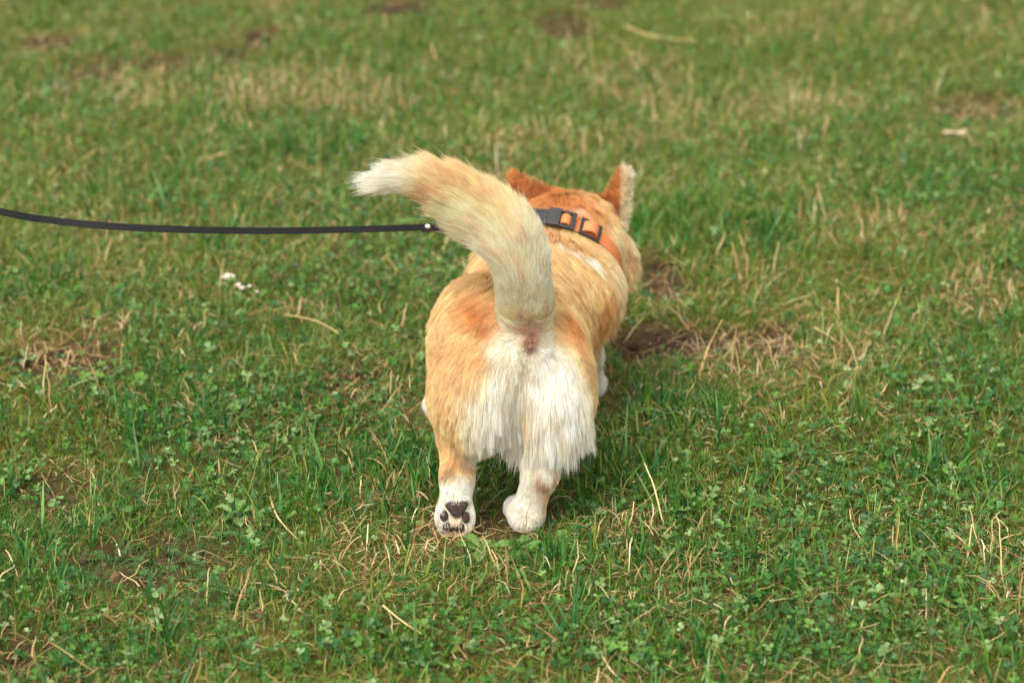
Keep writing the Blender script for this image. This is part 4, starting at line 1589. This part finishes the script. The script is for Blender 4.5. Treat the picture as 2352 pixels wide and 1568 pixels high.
def small_things():
    mp = mat_plain('petal', lin((238, 222, 206)), .6, .3, 0, .15, 260)
    mw = mat_plain('pale_wood', lin((208, 186, 152)), .8, .2, 0, .25, 120, .5, 300)
    ms = mat_plain('straw_stalk', lin((212, 184, 128)), .6, .3, 0, .15, 200)
    for i, (u, v, sz, az, lb) in enumerate((
            (524, 643, .024, .5, 'largest white fallen petal, curled, below the leash'),
            (545, 657, .012, 1.9, 'cream fallen petal beside the largest white petal'),
            (557, 664, .012, .5, 'white fallen petal in the middle of the short trail of petals'),
            (573, 659, .008, 1.0, 'faint greenish white fallen petal near the right end of the trail'),
            (590, 671, .007, 2.2, 'tiny cream fallen petal at the right end of the trail'))):
        blob_leaf('petal', u, v, sz, az, lb, 'petal', None, .022, .8, .85, 'white petals lying on the grass', mp, i)
    blob_leaf('wood_chip', 2192, 306, .046, .12, 'pale wood chip lying on the blurred grass', 'wood chip', None, .022, .25, .30, None, mw, 9)
    md = mat_plain('dead_leaf', lin((104, 66, 48)), .7, .3, 0, .3, 150)
    blob_leaf('dead_leaf', 597, 1418, .017, .7, 'small brown dead leaf lying between yarrow leaves', 'leaf', None, .015, .7, .7, None, md, 11)

    def stalk(pts, w, label, group=None, name='straw_stalk'):
        P = catmull(pts, 6)
        T = nrm(np.gradient(P, axis=0))
        vs, fs = [], []
        n = len(P)
        for i in range(n):
            s1 = nrm(np.cross(T[i], np.array([.1, .2, 1.0])))
            s2 = np.cross(s1, T[i])
            r_ = w * (1 - .55 * i / n) * (1.35 if i % 6 == 0 else 1)
            for k in range(6):
                a = k * np.pi / 3
                vs.append(P[i] + (s1 * math.cos(a) + s2 * math.sin(a) * .7) * r_)
        for i in range(n - 1):
            for k in range(6):
                fs.append((i * 6 + k, i * 6 + (k + 1) % 6, i * 6 + 6 + (k + 1) % 6, i * 6 + 6 + k))
        fs += [tuple(reversed(range(6))), tuple(range((n - 1) * 6, n * 6))]
        o = mesh(name, np.array(vs) - P[0], fs, ms)
        o.location = tuple(float(x) for x in P[0])
        tag(o, label, 'straw', group or 'dry straw stalks on the lawn')

    g3 = lambda u, v, z: gp(u, v, z)
    stalk([g3(463, 370, .02), g3(515, 352, .028), g3(566, 337, .03)], .0035, 'thick pale straw stalk lying slanted above the leash')
    stalk([g3(1440, 62, .02), g3(1500, 84, .02), g3(1600, 96, .02)], .003, 'long blurred straw stalk lying at the top of the lawn')
    up = lambda u, v, h: gp(u, v) + np.array([0, 0, h])
    stalk([up(1605, 870, 0), up(1625, 850, .035), up(1655, 845, .075)], .0016, 'straw stalk standing by the bare soil right of the dog')
    stalk([up(1928, 742, 0), up(1922, 735, .03), up(1922, 730, .05)], .0016, 'short upright straw stalk in the right half of the lawn')
    stalk([g3(1870, 752, .02), g3(1900, 768, .025), g3(1935, 795, .012)], .0017, 'straw stalk lying slanted at the right of the soil strip')
    stalk([g3(2012, 920, .012), g3(2030, 895, .03), g3(2045, 868, .03)], .0016, 'leaning straw stalk in the patch of dry grass on the right')
    stalk([g3(2175, 1210, .02), g3(2215, 1245, .02), g3(2240, 1275, .012)], .0015, 'thin straw stalk lying on the clover at the right')
    stalk([up(2215, 1320, 0), up(2222, 1300, .02), up(2226, 1290, .05)], .0016, 'straw stalk standing in the clover by the right edge')
    stalk([up(105, 935, 0), up(103, 930, .03), up(112, 925, .062)], .0017, 'upright straw stalk beside the broad-leaved rosette')
    stalk([g3(655, 722, .02), g3(720, 735, .03), g3(770, 760, .028), g3(795, 788, .012)], .0013, 'arched thin straw lying left of the dog')
    stalk([g3(620, 1140, .015), g3(640, 1190, .03), g3(690, 1245, .012)], .0015, 'bent straw stalk in the tall grass left of the lifted paw')
    stalk([g3(880, 1390, .03), g3(930, 1430, .028), g3(1010, 1480, .015)], .0015, 'long straw stalk lying across the front of the lawn')

    # broad-leaved rosettes
    def rosette(u, v, leaves, size, label, cols, flat=.3, seed=0):
        r = np.random.default_rng(300 + seed)
        g = gp(u, v)
        g[2] = height(g[None, :2])[0]
        V, Fc, C, off = [], [], [], 0
        for i in range(leaves):
            az = i * 2 * np.pi / leaves + r.normal(0, .25)
            L = size * r.uniform(.75, 1.15)
            n = 9
            hd, sd = np.array([math.cos(az), math.sin(az), 0]), np.array([-math.sin(az), math.cos(az), 0])
            p = np.array([0, 0, .004])
            el = r.uniform(.35, .95) + flat * .3
            vs = []
            for k in range(n):
                t = k / (n - 1)
                w = L * .5 * np.interp(t, [0, .3, .5, .7, .88, 1], [.10, .16, .62, .85, .66, .12])
                a = el - t * (1.0 + flat)
                for j, s_ in enumerate((-.5, -.25, 0, .25, .5)):
                    vs.append(p + sd * w * s_ + np.array([0, 0, 1]) * (abs(s_) * w * .5 + .0012 * math.sin(9 * t + 3 * s_)))
                p = p + L / n * (hd * math.cos(a) + np.array([0, 0, math.sin(a)]))
            fs = [(k * 5 + j, k * 5 + j + 1, k * 5 + j + 6, k * 5 + j + 5) for k in range(n - 1) for j in range(4)]
            V.append(np.array(vs))
            Fc.append(np.array(fs) + off)
            c = lin(cols[i % len(cols)]) * math.exp(r.normal(0, .1))
            cc = np.tile(c, (len(vs), 1))
            cc[2::5] = cc[2::5] * .5 + lin((150, 170, 110)) * .5
            C.append(cc)
            off += len(vs)
        o = mesh('broadleaf_weed', np.concatenate(V), np.concatenate(Fc), M_CLOVER, col=np.concatenate(C))
        o.location = tuple(float(x) for x in g)
        tag(o, label, 'weed', 'broad-leaved weeds in the lawn')

    rosette(60, 832, 6, .030, 'pale broad-leaved rosette at the left edge of the lawn', [(146, 160, 112), (120, 146, 84)], .2, 1)
    rosette(40, 1105, 9, .030, 'cluster of pale round leaves by the left edge, lower down', [(116, 150, 86), (84, 126, 66)], .0, 2)
    rosette(1112, 1285, 7, .045, 'broad green weed in front of the lifted paw', [(104, 140, 66), (84, 124, 54), (120, 150, 84)], .3, 3)
    rosette(1185, 1275, 6, .040, 'broad green weed between the two hind paws', [(92, 132, 60), (110, 146, 74)], .3, 4)
    rosette(545, 1200, 5, .034, 'light oblong-leaved weed among the yarrow', [(120, 150, 86), (100, 134, 66)], .1, 5)
    rosette(2130, 1010, 7, .030, 'broad-leaved weed in the clover towards the right edge', [(104, 142, 72), (80, 122, 58)], .3, 6)
    rosette(540, 740, 4, .022, 'bright round-leaved weed below the white petals', [(100, 160, 74), (84, 140, 60)], .3, 7)
    rosette(700, 985, 6, .026, 'small broad-leaved weed left of the dog', [(96, 140, 64), (120, 156, 90)], .3, 8)


lawn()
dry()
clover()
yarrow()
crumbs()
make_dog()
make_leash(make_collar())
small_things()
